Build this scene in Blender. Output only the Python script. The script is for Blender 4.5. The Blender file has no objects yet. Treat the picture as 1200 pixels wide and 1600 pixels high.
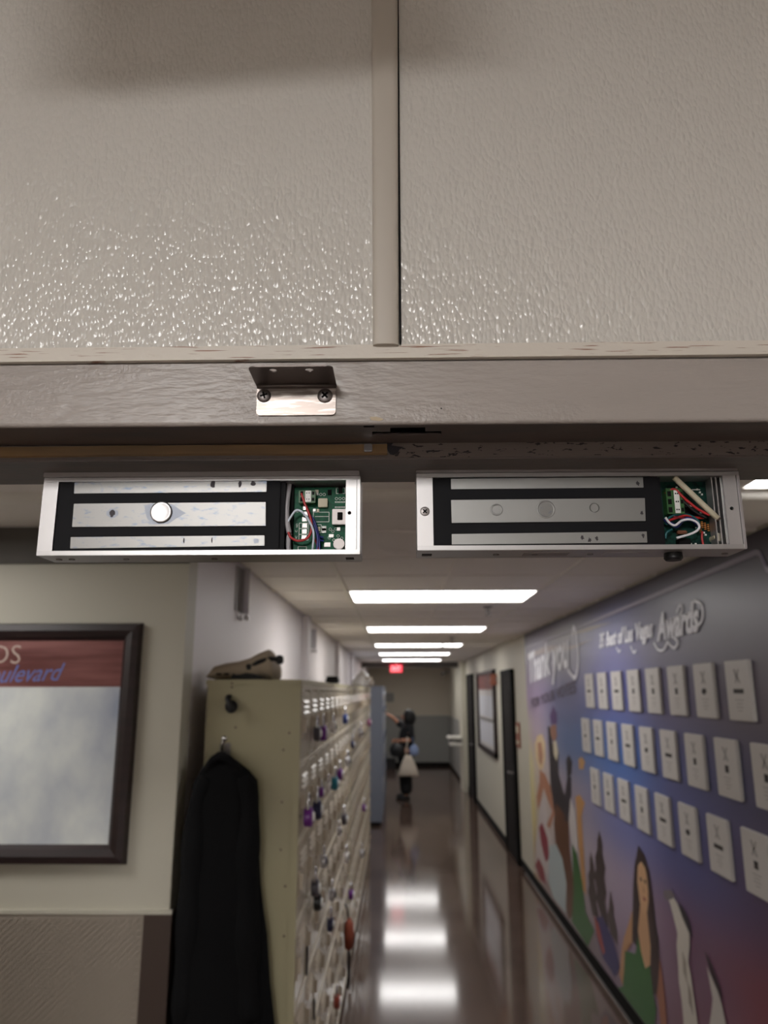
import bpy, bmesh, math, random
from mathutils import Vector, Matrix
random.seed(7)
C = bpy.context.scene.collection
SC = bpy.context.scene
R = math.radians

# ------------------------------------------------------------------ camera
CAM_Z = 1.95
pitch, yaw, roll = R(13.34), R(0.97), R(-0.1)
f = Vector((-math.sin(yaw)*math.cos(pitch), math.cos(yaw)*math.cos(pitch), math.sin(pitch)))
r = Vector((math.cos(yaw), math.sin(yaw), 0)); u = r.cross(f)
r2 = r*math.cos(roll)+u*math.sin(roll); u2 = r2.cross(f)
cd = bpy.data.cameras.new('camera'); cam = bpy.data.objects.new('camera', cd); C.objects.link(cam)
cam.matrix_world = Matrix(((r2.x, u2.x, -f.x, 0), (r2.y, u2.y, -f.y, 0), (r2.z, u2.z, -f.z, CAM_Z), (0, 0, 0, 1)))
cd.sensor_fit = 'VERTICAL'; cd.sensor_height = 36; cd.lens = 1180/1600*36
cd.clip_start = 0.02; cd.clip_end = 100
cd.dof.use_dof = True; cd.dof.focus_distance = 0.625; cd.dof.aperture_fstop = 7.6
SC.camera = cam

# ------------------------------------------------------------------ world, exposure
w = bpy.data.worlds.new('world'); SC.world = w; w.use_nodes = True
w.node_tree.nodes['Background'].inputs[0].default_value = (0.5, 0.5, 0.5, 1)
w.node_tree.nodes['Background'].inputs[1].default_value = 0.02
SC.view_settings.view_transform = 'Standard'; SC.view_settings.look = 'None'
SC.view_settings.gamma = 1; SC.view_settings.use_curve_mapping = False
SC.view_settings.exposure = 0.55
SC.cycles.use_denoising = True
SC.cycles.max_bounces = 8; SC.cycles.diffuse_bounces = 5
LAMP = 6.0            # radiance of the corridor troffers
LAMP_NEAR = 35.0       # radiance of the lamps in the room the camera stands in
LAMP_COL = (1.0, 0.975, 0.955)

# ------------------------------------------------------------------ materials
def lin(c):
    return tuple(((x/255)/12.92 if x/255 <= .04045 else ((x/255+.055)/1.055)**2.4) for x in c)
def mat(name, col, rough=.5, metal=0, srgb=True, spec=.5, emit=None, es=1, bump=None, vary=None, coat=0):
    """bump=(scale xyz, strength, distance) ; vary=(scale xyz, colour2, low, high)"""
    m = bpy.data.materials.new(name); m.use_nodes = True
    nt = m.node_tree; b = nt.nodes['Principled BSDF']
    c = lin(col) if srgb else col
    b.inputs['Base Color'].default_value = (*c, 1); b.inputs['Roughness'].default_value = rough
    b.inputs['Metallic'].default_value = metal; b.inputs['Specular IOR Level'].default_value = spec
    b.inputs['Coat Weight'].default_value = coat
    if emit:
        b.inputs['Emission Color'].default_value = (*emit, 1); b.inputs['Emission Strength'].default_value = es
    def coords(scale):
        tc = nt.nodes.new('ShaderNodeTexCoord'); mp = nt.nodes.new('ShaderNodeMapping')
        mp.inputs['Scale'].default_value = scale; nt.links.new(tc.outputs['Object'], mp.inputs['Vector']); return mp
    if vary:
        n = nt.nodes.new('ShaderNodeTexNoise'); n.inputs['Scale'].default_value = 1; n.inputs['Detail'].default_value = 5
        nt.links.new(coords(vary[0]).outputs[0], n.inputs['Vector'])
        rp = nt.nodes.new('ShaderNodeValToRGB'); rp.color_ramp.elements[0].position = vary[2]; rp.color_ramp.elements[1].position = vary[3]
        rp.color_ramp.elements[0].color = (*c, 1); rp.color_ramp.elements[1].color = (*lin(vary[1]), 1)
        nt.links.new(n.outputs['Fac'], rp.inputs[0]); nt.links.new(rp.outputs[0], b.inputs['Base Color'])
    if bump:
        n = nt.nodes.new('ShaderNodeTexNoise'); n.inputs['Scale'].default_value = 1; n.inputs['Detail'].default_value = 4
        nt.links.new(coords(bump[0]).outputs[0], n.inputs['Vector'])
        bp = nt.nodes.new('ShaderNodeBump'); bp.inputs['Strength'].default_value = bump[1]; bp.inputs['Distance'].default_value = bump[2]
        nt.links.new(n.outputs['Fac'], bp.inputs['Height']); nt.links.new(bp.outputs[0], b.inputs['Normal'])
    return m

M = {}
M['wall_grey'] = mat('lavender_grey_paint', (228, 222, 224), .5)
M['wall_cream'] = mat('cream_paint', (194, 190, 175), .55)
M['wall_beige'] = mat('beige_paint', (190, 182, 166), .6)
M['wall_near'] = mat('pale_paint', (204, 199, 194), .6)
M['dado_grey'] = mat('dado_grey_paint', (138, 138, 134), .6)
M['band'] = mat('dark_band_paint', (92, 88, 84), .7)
M['tile_c'] = mat('ceiling_tile', (246, 241, 236), .9, bump=((90, 90, 90), .25, .002))
M['tbar'] = mat('grid_white', (240, 236, 228), .5)
M['plenum'] = mat('plenum', (60, 56, 52), .9)
M['lens'] = mat('lamp_lens', (255, 255, 255), .5, emit=LAMP_COL, es=LAMP)
M['lens_near'] = mat('lamp_lens_near', (255, 255, 255), .5, emit=LAMP_COL, es=LAMP_NEAR)
M['lamp_frame'] = mat('lamp_frame', (225, 222, 215), .4)
M['black'] = mat('black', (14, 13, 13), .8, spec=.2)
M['darkbrown'] = mat('dark_brown_wood', (26, 19, 17), .8, spec=.2, vary=((3, 3, 30), (18, 13, 12), .3, .7))
M['frame_wood'] = mat('picture_frame_wood', (44, 26, 26), .42, vary=((4, 4, 40), (28, 15, 15), .3, .7))
M['corner_brown'] = mat('corner_brown', (66, 52, 45), .5)
M['wainscot'] = mat('wainscot_vinyl', (150, 140, 128), .6)
M['chrome'] = mat('chrome', (215, 215, 218), .18, 1)
M['steel_dull'] = mat('dull_steel', (150, 147, 145), .4, 1)
M['locker'] = mat('locker_enamel', (170, 163, 132), .34, bump=((6, 6, 6), .05, .004))
M['locker_door'] = mat('locker_door_enamel', (186, 174, 156), .2)
M['locker_rail'] = mat('locker_rail_enamel', (205, 195, 176), .25)  # paler enamel copy, lamp highlight on the rails put into the colour
M['locker_grey'] = mat('locker_grey_enamel', (112, 118, 132), .4)
M['coat'] = mat('black_cloth', (9, 9, 11), .9, spec=.2)
M['coat2'] = mat('charcoal_cloth', (15, 15, 17), .9, spec=.2)
M['canvas'] = mat('tan_canvas', (168, 154, 134), .85, bump=((300, 300, 300), .3, .001))
M['white_paper'] = mat('white_paper', (196, 192, 188), .4)
M['ink'] = mat('grey_ink', (158, 154, 152), .7)
M['ink_dark'] = mat('dark_ink', (48, 42, 40), .7)

def floor_mat():
    m = mat('polished_tile', (100, 84, 76), .12, spec=.7)
    nt = m.node_tree; b = nt.nodes['Principled BSDF']
    tc = nt.nodes.new('ShaderNodeTexCoord')
    n = nt.nodes.new('ShaderNodeTexNoise'); n.inputs['Scale'].default_value = 2.2; n.inputs['Detail'].default_value = 6
    nt.links.new(tc.outputs['Object'], n.inputs['Vector'])
    rp = nt.nodes.new('ShaderNodeValToRGB')
    rp.color_ramp.elements[0].color = (*lin((78, 62, 54)), 1); rp.color_ramp.elements[1].color = (*lin((94, 77, 68)), 1)
    rp.color_ramp.elements[0].position = .35; rp.color_ramp.elements[1].position = .65
    nt.links.new(n.outputs['Fac'], rp.inputs[0])
    br = nt.nodes.new('ShaderNodeTexBrick'); br.offset = 0; br.inputs['Scale'].default_value = 1
    br.inputs['Brick Width'].default_value = .305; br.inputs['Row Height'].default_value = .305; br.inputs['Mortar Size'].default_value = .0015
    br.inputs['Color1'].default_value = (1, 1, 1, 1); br.inputs['Color2'].default_value = (.93, .93, .93, 1); br.inputs['Mortar'].default_value = (.6, .6, .6, 1)
    nt.links.new(tc.outputs['Object'], br.inputs['Vector'])
    mx = nt.nodes.new('ShaderNodeMixRGB'); mx.blend_type = 'MULTIPLY'; mx.inputs[0].default_value = 1
    nt.links.new(rp.outputs[0], mx.inputs[1]); nt.links.new(br.outputs[0], mx.inputs[2]); nt.links.new(mx.outputs[0], b.inputs['Base Color'])
    n2 = nt.nodes.new('ShaderNodeTexNoise'); n2.inputs['Scale'].default_value = 1.3; n2.inputs['Detail'].default_value = 3
    nt.links.new(tc.outputs['Object'], n2.inputs['Vector'])
    mr = nt.nodes.new('ShaderNodeMapRange'); mr.inputs[3].default_value = .075; mr.inputs[4].default_value = .125
    nt.links.new(n2.outputs['Fac'], mr.inputs[0]); nt.links.new(mr.outputs[0], b.inputs['Roughness'])
    return m
M['floor'] = floor_mat()

def panel_mat():      # pebbled glossy plastic wall board
    m = mat('pebbled_board', (207, 204, 197), .22, spec=.5)
    nt = m.node_tree; b = nt.nodes['Principled BSDF']
    tc = nt.nodes.new('ShaderNodeTexCoord'); mp = nt.nodes.new('ShaderNodeMapping'); mp.inputs['Scale'].default_value = (310, 1, 160)
    mp.inputs['Rotation'].default_value = (0, R(4), 0)
    nt.links.new(tc.outputs['Object'], mp.inputs['Vector'])
    nz = nt.nodes.new('ShaderNodeTexNoise'); nz.inputs['Scale'].default_value = .35; nz.inputs['Detail'].default_value = 1
    nt.links.new(mp.outputs[0], nz.inputs['Vector'])
    ad = nt.nodes.new('ShaderNodeVectorMath'); ad.operation = 'ADD'
    nt.links.new(mp.outputs[0], ad.inputs[0]); nt.links.new(nz.outputs['Color'], ad.inputs[1])
    v = nt.nodes.new('ShaderNodeTexVoronoi'); v.feature = 'SMOOTH_F1'; v.inputs['Scale'].default_value = 1; v.inputs['Smoothness'].default_value = .22; v.inputs['Randomness'].default_value = .85
    nt.links.new(ad.outputs[0], v.inputs['Vector'])
    n2 = nt.nodes.new('ShaderNodeTexNoise'); n2.inputs['Scale'].default_value = .8; n2.inputs['Detail'].default_value = 2
    nt.links.new(mp.outputs[0], n2.inputs['Vector'])
    ma = nt.nodes.new('ShaderNodeMath'); ma.operation = 'MULTIPLY_ADD'; ma.inputs[1].default_value = .2
    nt.links.new(n2.outputs['Fac'], ma.inputs[0]); nt.links.new(v.outputs['Distance'], ma.inputs[2])
    bp = nt.nodes.new('ShaderNodeBump'); bp.invert = True; bp.inputs['Strength'].default_value = .55; bp.inputs['Distance'].default_value = .0019
    nt.links.new(ma.outputs[0], bp.inputs['Height']); nt.links.new(bp.outputs[0], b.inputs['Normal'])
    return m
M['panel'] = panel_mat()
M['batten'] = mat('cream_batten', (190, 183, 172), .45)

def scuffed(name, col, scuff, scale, lo, hi, rough, bump):
    m = mat(name, col, rough, bump=bump, vary=(scale, scuff, lo, hi)); return m
M['trim_cream'] = scuffed('scuffed_cream_paint', (210, 203, 192), (142, 104, 84), (30, 30, 620), .60, .66, .45, ((150, 150, 150), .2, .001))
def header_paint():
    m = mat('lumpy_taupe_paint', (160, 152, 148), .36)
    nt = m.node_tree; b = nt.nodes['Principled BSDF']
    tc = nt.nodes.new('ShaderNodeTexCoord')
    def noise(sc, rot, det):
        mp = nt.nodes.new('ShaderNodeMapping'); mp.inputs['Scale'].default_value = sc; mp.inputs['Rotation'].default_value = (0, rot, 0)
        nt.links.new(tc.outputs['Object'], mp.inputs['Vector'])
        n = nt.nodes.new('ShaderNodeTexNoise'); n.inputs['Scale'].default_value = 1; n.inputs['Detail'].default_value = det
        nt.links.new(mp.outputs[0], n.inputs['Vector']); return n
    a = noise((45, 60, 170), R(20), 3); c = noise((330, 330, 330), 0, 2)
    mk = noise((9, 9, 14), 0, 1)
    rp = nt.nodes.new('ShaderNodeValToRGB'); rp.color_ramp.elements[0].position = .45; rp.color_ramp.elements[1].position = .6
    nt.links.new(mk.outputs['Fac'], rp.inputs[0])
    mu = nt.nodes.new('ShaderNodeMath'); mu.operation = 'MULTIPLY'; nt.links.new(c.outputs['Fac'], mu.inputs[0]); nt.links.new(rp.outputs[0], mu.inputs[1])
    ad = nt.nodes.new('ShaderNodeMath'); ad.operation = 'MULTIPLY_ADD'; ad.inputs[1].default_value = .55
    nt.links.new(mu.outputs[0], ad.inputs[0]); nt.links.new(a.outputs['Fac'], ad.inputs[2])
    bp = nt.nodes.new('ShaderNodeBump'); bp.inputs['Strength'].default_value = .42; bp.inputs['Distance'].default_value = .003
    nt.links.new(ad.outputs[0], bp.inputs['Height']); nt.links.new(bp.outputs[0], b.inputs['Normal'])
    d = noise((5, 5, 30), 0, 3)
    r3 = nt.nodes.new('ShaderNodeValToRGB'); r3.color_ramp.elements[0].color = (*lin((154, 147, 141)), 1); r3.color_ramp.elements[1].color = (*lin((169, 161, 155)), 1)
    nt.links.new(d.outputs['Fac'], r3.inputs[0]); nt.links.new(r3.outputs[0], b.inputs['Base Color'])
    return m
M['header'] = header_paint()
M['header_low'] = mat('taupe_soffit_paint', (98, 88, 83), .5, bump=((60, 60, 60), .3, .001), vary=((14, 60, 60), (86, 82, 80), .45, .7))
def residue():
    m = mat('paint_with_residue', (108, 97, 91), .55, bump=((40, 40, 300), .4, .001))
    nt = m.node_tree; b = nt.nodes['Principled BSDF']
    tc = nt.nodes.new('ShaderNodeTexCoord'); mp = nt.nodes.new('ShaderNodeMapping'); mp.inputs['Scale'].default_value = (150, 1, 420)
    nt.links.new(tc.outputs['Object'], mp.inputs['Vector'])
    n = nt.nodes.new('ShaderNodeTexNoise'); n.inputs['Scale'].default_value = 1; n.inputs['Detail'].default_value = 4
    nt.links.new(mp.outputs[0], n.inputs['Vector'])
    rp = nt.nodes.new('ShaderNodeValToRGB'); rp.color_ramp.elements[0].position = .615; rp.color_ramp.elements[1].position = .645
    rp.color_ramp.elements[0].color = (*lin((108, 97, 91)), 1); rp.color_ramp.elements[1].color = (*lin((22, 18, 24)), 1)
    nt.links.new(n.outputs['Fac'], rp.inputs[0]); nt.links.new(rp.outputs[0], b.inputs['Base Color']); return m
M['residue'] = residue()
M['foam'] = mat('tan_foam_tape', (140, 112, 78), .85, vary=((8, 30, 60), (118, 98, 76), .4, .7))
M['gum'] = mat('black_adhesive', (24, 20, 28), .4)
M['chipwood'] = mat('bare_primer', (190, 174, 148), .7)
M['alu'] = mat('brushed_aluminium', (196, 194, 194), .42, .8, bump=((500, 30, 30), .08, .0003))
M['alu_plain'] = mat('satin_aluminium', (186, 184, 184), .4, .85)
M['alu_dull'] = mat('dull_aluminium', (156, 150, 148), .45, .85)
M['potting'] = mat('black_resin', (15, 15, 19), .65, spec=.2)
M['core_worn'] = mat('worn_zinc_steel', (132, 131, 129), .4, .85, vary=((120, 60, 260), (92, 106, 128), .56, .78))
M['core_clean'] = mat('zinc_steel', (150, 150, 148), .42, .85, bump=((20, 20, 600), .1, .0002))
M['pcb'] = mat('green_circuit_board', (4, 88, 60), .5, spec=.2, vary=((260, 260, 260), (4, 70, 50), .45, .6))
M['pcb_dark'] = mat('dark_green_circuit_board', (4, 56, 46), .5, spec=.2, vary=((260, 260, 260), (4, 34, 32), .45, .6))  # green board darkened in colour for the shade inside the right lock
M['silk'] = mat('white_silkscreen', (210, 220, 212), .5)
M['term_green'] = mat('terminal_green', (48, 92, 46), .45)
M['white_pl'] = mat('white_plastic', (226, 226, 222), .4)
M['beige_pl'] = mat('beige_plastic', (196, 188, 164), .5)
M['red_w'] = mat('red_wire', (176, 40, 42), .35)
M['blue_w'] = mat('blue_wire', (36, 44, 120), .35)
M['black_w'] = mat('black_wire', (14, 14, 16), .35)
M['pale_w'] = mat('pale_blue_wire', (206, 218, 232), .35)
M['white_w'] = mat('white_wire', (232, 230, 236), .35)
M['teal_w'] = mat('teal_wire', (24, 92, 96), .35)
M['grey_cable'] = mat('grey_cable', (168, 166, 170), .45)
M['rubber'] = mat('black_rubber', (16, 16, 18), .5)
M['bracket'] = mat('scratched_steel', (150, 140, 134), .36, .9, vary=((40, 40, 330), (196, 190, 184), .5, .62), bump=((60, 60, 700), .2, .0003))
M['bracket_dark'] = mat('tarnished_steel', (104, 96, 92), .4, .9)
M['screw'] = mat('screw_steel', (128, 122, 120), .4, .9)

# ------------------------------------------------------------------ mesh helpers
ORG = {}
class MB:
    def __init__(s): s.v, s.f = [], []
    def add(s, vs, fs):
        o = len(s.v); s.v += [tuple(x) for x in vs]; s.f += [tuple(i+o for i in q) for q in fs]; return s
    def box(s, x0, y0, z0, x1, y1, z1):
        return s.add([(x0,y0,z0),(x1,y0,z0),(x1,y1,z0),(x0,y1,z0),(x0,y0,z1),(x1,y0,z1),(x1,y1,z1),(x0,y1,z1)],
                     [(0,3,2,1),(4,5,6,7),(0,1,5,4),(1,2,6,5),(2,3,7,6),(3,0,4,7)])
    def prism(s, pts, depth):      # pts: list of 3-D front points, depth: offset vector
        n = len(pts); d = Vector(depth); a = [Vector(p) for p in pts]
        s.add(a+[p+d for p in a], [tuple(range(n)), tuple(range(2*n-1, n-1, -1))]+[(i, n+i, n+(i+1) % n, (i+1) % n) for i in range(n)]); return s
    def cyl(s, p0, p1, r0, r1=None, n=16):
        r1 = r0 if r1 is None else r1
        a, b = Vector(p0), Vector(p1); ax = (b-a).normalized()
        t = ax.orthogonal().normalized(); q = ax.cross(t)
        A = [a+(t*math.cos(2*math.pi*i/n)+q*math.sin(2*math.pi*i/n))*r0 for i in range(n)]
        B = [b+(t*math.cos(2*math.pi*i/n)+q*math.sin(2*math.pi*i/n))*r1 for i in range(n)]
        return s.add(A+B, [tuple(range(n-1, -1, -1)), tuple(range(n, 2*n))]+[(i, (i+1) % n, n+(i+1) % n, n+i) for i in range(n)])
    def tube(s, pts, rad, n=8, sub=6):
        P = [Vector(p) for p in pts]
        if sub > 1 and len(P) > 2:
            Q = []
            for i in range(len(P)-1):
                a, b, c, d = P[max(i-1, 0)], P[i], P[i+1], P[min(i+2, len(P)-1)]
                for k in range(sub):
                    t = k/sub
                    Q.append(.5*((2*b)+(c-a)*t+(2*a-5*b+4*c-d)*t*t+(3*b-a-3*c+d)*t**3))
            P = Q+[P[-1]]
        rings = []; t0 = None
        for i, p in enumerate(P):
            d = (P[min(i+1, len(P)-1)]-P[max(i-1, 0)]).normalized()
            t0 = d.orthogonal().normalized() if t0 is None else (t0-d*t0.dot(d)).normalized()
            q = d.cross(t0); rr = rad(i/(len(P)-1)) if callable(rad) else rad
            rings.append([p+(t0*math.cos(2*math.pi*k/n)+q*math.sin(2*math.pi*k/n))*rr for k in range(n)])
        return s.loft(rings)
    def loft(s, rings, cap=True):
        n = len(rings[0]); vs = [v for g in rings for v in g]; fs = []
        for j in range(len(rings)-1):
            for i in range(n): fs.append((j*n+i, j*n+(i+1) % n, (j+1)*n+(i+1) % n, (j+1)*n+i))
        if cap: fs += [tuple(range(n-1, -1, -1)), tuple(range((len(rings)-1)*n, len(rings)*n))]
        return s.add(vs, fs)
    def squash(s, x): s.v = [(x+(v[0]-x)*.03, v[1], v[2]) for v in s.v]; return s
    def ball(s, c, rx, ry, rz, n=14, m=9):
        rings = []
        for j in range(m+1):
            a = -math.pi/2+math.pi*j/m; k = max(math.cos(a), .02)
            rings.append([(c[0]+rx*k*math.cos(2*math.pi*i/n), c[1]+ry*k*math.sin(2*math.pi*i/n), c[2]+rz*math.sin(a)) for i in range(n)])
        return s.loft(rings)
    def build(s, name, m, parent=None, smooth=False, bevel=0, fixn=True):
        o = Vector(ORG.get(parent.name, (0, 0, 0))) if parent else Vector()
        me = bpy.data.meshes.new(name); me.from_pydata([Vector(v)-o for v in s.v], [], s.f)
        if fixn:
            bm = bmesh.new(); bm.from_mesh(me); bmesh.ops.recalc_face_normals(bm, faces=bm.faces)
            if bevel: bmesh.ops.bevel(bm, geom=bm.edges[:], offset=bevel, segments=2, affect='EDGES', clamp_overlap=True)
            bm.to_mesh(me); bm.free()
        me.materials.append(m if not isinstance(m, str) else M[m])
        if smooth:
            for p in me.polygons: p.use_smooth = True
        ob = bpy.data.objects.new(name, me); C.objects.link(ob)
        if parent: ob.parent = parent; ORG[ob.name] = tuple(o)
        return ob
def tag(o, label=None, cat=None, group=None, kind=None):
    if label: o['label'] = label
    if cat: o['category'] = cat
    if group: o['group'] = group
    if kind: o['kind'] = kind
    return o
def thing(name, loc, label, cat, group=None):
    o = bpy.data.objects.new(name, None); C.objects.link(o); o.location = loc; o.empty_display_size = .05
    ORG[o.name] = tuple(loc); return tag(o, label, cat, group)
def struct(mb, name, m, parent=None, label=None, **k):
    o = mb.build(name, m, parent, **k)
    if not parent: o['kind'] = 'structure'
    if label: o['label'] = label
    return o
def bx(*a): return MB().box(*a)
def copy_tree(o, parent=None):
    c = o.copy(); C.objects.link(c)
    if parent: c.parent = parent
    for ch in list(o.children): copy_tree(ch, c)
    return c
def shade_auto(ob, ang=40):
    for p in ob.data.polygons: p.use_smooth = True
    try: ob.data.set_sharp_from_angle(angle=R(ang))
    except Exception: pass
    return ob
# frames: (origin, x axis, y axis, normal)
FR_RIGHT = (Vector((0, -1, 0)), Vector((0, 0, 1)), Vector((-1, 0, 0)))     # reading on the right wall
FR_FRONT = (Vector((1, 0, 0)), Vector((0, 0, 1)), Vector((0, -1, 0)))      # reading on a wall facing the camera
def flat(outer, holes, th, to3, name, m, parent):
    """filled outline with holes, extruded by th; to3(u, v, d) gives the 3-D point"""
    cu = bpy.data.curves.new('outline', 'CURVE'); cu.dimensions = '2D'; cu.fill_mode = 'BOTH'; cu.extrude = .5
    for loop in [outer]+holes:
        sp = cu.splines.new('POLY'); sp.points.add(len(loop)-1); sp.use_cyclic_u = True
        for p, q in zip(sp.points, loop): p.co = (q[0], q[1], 0, 1)
    ob = bpy.data.objects.new('outline', cu); me = bpy.data.meshes.new_from_object(ob)
    mb = MB().add([to3(v.co.x, v.co.y, (v.co.z+.5)*th) for v in me.vertices], [tuple(p.vertices) for p in me.polygons])
    bpy.data.objects.remove(ob); bpy.data.curves.remove(cu); bpy.data.meshes.remove(me)
    return mb.build(name, m, parent)
def text(s, origin, width, height, fr, m, name, parent, th=.0008, shear=0, bold=0, slope=0, arc=0):
    cu = bpy.data.curves.new('text', 'FONT'); cu.body = s; cu.size = 1; cu.shear = shear; cu.offset = bold; cu.extrude = .5; cu.resolution_u = 3
    ob = bpy.data.objects.new('text', cu); me = bpy.data.meshes.new_from_object(ob)
    xs = [v.co.x for v in me.vertices]; ys = [v.co.y for v in me.vertices]
    x0, x1, y0, y1 = min(xs), max(xs), min(ys), max(ys); o = Vector(origin)
    def tr(v):
        a = (v.co.x-x0)/(x1-x0); b = (v.co.y-y0)/(y1-y0)
        return o+fr[0]*(a*width)+fr[1]*(b*height+slope*a+arc*math.sin(math.pi*a))+fr[2]*((v.co.z+.5)*th)
    mb = MB().add([tr(v) for v in me.vertices], [tuple(p.vertices) for p in me.polygons])
    bpy.data.objects.remove(ob); bpy.data.curves.remove(cu); bpy.data.meshes.remove(me)
    return mb.build(name, m, parent, fixn=False)

# ================================================================== SETTING
XL, XR, YW, YE, ZC = -.78, 1.41, 2.80, 21.2, 2.56
struct(bx(-4, -3.5, -.1, 4, 21.5, 0), 'floor', 'floor')
struct(bx(XL-.12, YW+.12, 0, XL, YE, 2.7), 'wall_left', 'wall_grey')
struct(bx(-3.3, YW, 0, XL, YW+.12, 2.7), 'wall_left_front', 'wall_cream')
struct(bx(XR, YW, 0, XR+.12, YE, 2.7), 'wall_right', 'wall_cream')
struct(bx(XR+.12, YW, 0, 3.9, YW+.12, 2.7), 'wall_right_front', 'wall_cream')
struct(bx(XL-.12, YE, 0, XR+.12, YE+.12, 2.7), 'wall_end', 'wall_beige')
struct(bx(-3.42, .68, 0, -3.3, YW+.12, 2.7), 'wall_lobby_left', 'wall_cream')
struct(bx(3.9, .68, 0, 4.0, YW+.12, 2.7), 'wall_lobby_right', 'wall_cream')
# room the camera stands in
wd = struct(MB().box(-3, .536, 0, -.97, .68, 2.9).box(.97, .536, 0, 3, .68, 2.9).box(-.97, .536, 2.19, .97, .68, 2.9), 'wall_door', 'wall_near')
struct(bx(-3.12, -3.4, 0, -3, .68, 2.9), 'wall_near_left', 'wall_near')
struct(bx(3, -3.4, 0, 3.12, .68, 2.9), 'wall_near_right', 'wall_near')
struct(bx(-3, -3.52, 0, 3, -3.4, 2.9), 'wall_back', 'wall_near')
struct(bx(-3, -3.4, 2.8, 3, .536, 2.88), 'ceiling.001', 'tile_c')

# --- ceiling of lobby and corridor: plenum board, tiles, grid bars
cg = struct(MB().box(-3.3, .68, 2.585, 3.9, YW, 2.62).box(XL, YW, 2.585, XR, YE, 2.62), 'ceiling', 'plenum')
lamp_rows = [4.70, 7.45, 10.20, 12.70, 15.30, 18.0]
cols = [XL, -.32, .29, .90, XR]
rows = [2.37, 2.93, 3.51, 4.10]
for i, y in enumerate(lamp_rows):
    rows += [y, y+.62]
    nxt = lamp_rows[i+1] if i < 5 else YE
    k = 4; step = (nxt-y-.62)/k
    rows += [y+.62+step*j for j in range(1, k)]
rows += [YE]
tile_cache = {}
def tile(x0, y0, x1, y1):
    key = (round(x1-x0, 3), round(y1-y0, 3))
    if key not in tile_cache:
        o = bx(-key[0]/2+.011, -key[1]/2+.011, 0, key[0]/2-.011, key[1]/2-.011, .015).build('ceiling_tile', 'tile_c', cg, bevel=.002); tile_cache[key] = o
    else:
        o = tile_cache[key].copy(); C.objects.link(o)
    o.location = ((x0+x1)/2, (y0+y1)/2, ZC+.006+random.uniform(-.001, .001))
for i in range(len(rows)-1):
    for j in range(4):
        if any(abs(rows[i]-y) < .01 for y in lamp_rows) and j in (1, 2): continue
        tile(cols[j], rows[i], cols[j+1], rows[i+1])
lob_x = [-3.3, -2.76, -2.15, -1.54, -.93, -.32, .29, 1.06, 1.67, 2.28, 2.89, 3.9]
lob_y = [.70, 1.10, 1.68, 2.30]
for i in range(3):
    for j in range(len(lob_x)-1):
        if i == 2 and (1.0 < lob_x[j] < 2.2 or -2.8 < lob_x[j] < -1.6): continue
        tile(lob_x[j], lob_y[i], lob_x[j+1], lob_y[i+1])
for x in (cols[1], cols[3]): bx(x-.012, 2.37, ZC-.001, x+.012, YE, ZC+.012).build('grid_bar', 'tbar', cg)
seg = [2.37]+[q for y in lamp_rows for q in (y, y+.62)]+[YE]
for a, b in zip(seg[::2], seg[1::2]): bx(.29-.012, a, ZC-.001, .29+.012, b, ZC+.012).build('grid_bar', 'tile_c', cg)
for y in rows[1:]: bx(XL, y-.012, ZC, XR, y+.012, ZC+.012).build('grid_bar', 'tile_c', cg)
for y in lob_y: bx(-3.3, y-.012, ZC, 3.9, y+.012, ZC+.012).build('grid_bar', 'tbar', cg)
for x in lob_x[1:-1]: bx(x-.012, .70, ZC-.001, x+.012, 2.30, ZC+.012).build('grid_bar', 'tbar', cg)
bx(-3.3, 2.36, ZC, -.9, YW, ZC+.02).build('ceiling_tile', 'tile_c', cg); bx(XR+.02, 2.36, ZC, 3.9, YW, ZC+.02).build('ceiling_tile', 'tile_c', cg)
bx(-.9, 2.36, ZC+.001, XL, YW, ZC+.02).build('ceiling_tile', 'tile_c', cg)
tr1 = MB()
for k in range(9):
    a = math.pi*k/8; tr1.v += [(-3.3, 2.335+.035*math.cos(a), ZC+.004-.03*math.sin(a)), (3.9, 2.335+.035*math.cos(a), ZC+.004-.03*math.sin(a))]
tr1.f = [(2*k, 2*k+1, 2*k+3, 2*k+2) for k in range(8)]
struct(tr1, 'trim_1', 'tbar', smooth=True, label='pale rounded strip running across the lobby ceiling')

# --- left frontal wall dressing
struct(bx(-3.3, YW-.012, 2.42, XL+.002, YW, ZC), 'trim_2', 'band')  # even dark grey strip along the top of the front wall
wn = MB().box(-3.3, YW-.008, .1, -.86, YW, 1.215)
wo = struct(wn, 'trim_3', 'wainscot')
ribs = MB()
x = -2.2
while x < -.2:                                             # diagonal ribs of the wainscot vinyl
    a = (x, .12); n_ = 1.08
    p0 = (max(min(x, -.87), -2.2), .2+max(0, 0)); 
    x0, z0, x1, z1 = x-1.1, .2, x, 1.2
    if x1 > -.87:
        t = (-.87-x0)/(x1-x0); x1 = -.87; z1 = .2+t
    if x1 > x0:
        ribs.prism([(x0, YW-.008, z0), (x0+.012, YW-.008, z0), (x1+.012*0, YW-.008, z1), (x1-.012, YW-.008, z1)], (0, -.002, 0))
    x += .024
rb = ribs.build('rib', 'wainscot', wo); rb['kind'] = 'stuff'
bx(-3.3, YW-.012, 1.215, -.768, YW, 1.228).build('cap_strip', 'wall_cream', wo)
struct(MB().box(-.862, YW-.014, 0, XL+.012, YW, 1.215).box(XL, YW-.002, 0, XL+.012, YW+.07, 1.215), 'trim_4', 'corner_brown')
struct(bx(-3.3, YW-.012, 0, -.87, YW, .1), 'baseboard_left', 'black')
struct(MB().box(XR-.012, YW, 0, XR, 9.30, .09).box(XR-.012, 10.35, 0, XR, 14.25, .09).box(XR-.012, 15.45, 0, XR, YE, .09), 'baseboard_right', 'black')
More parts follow.
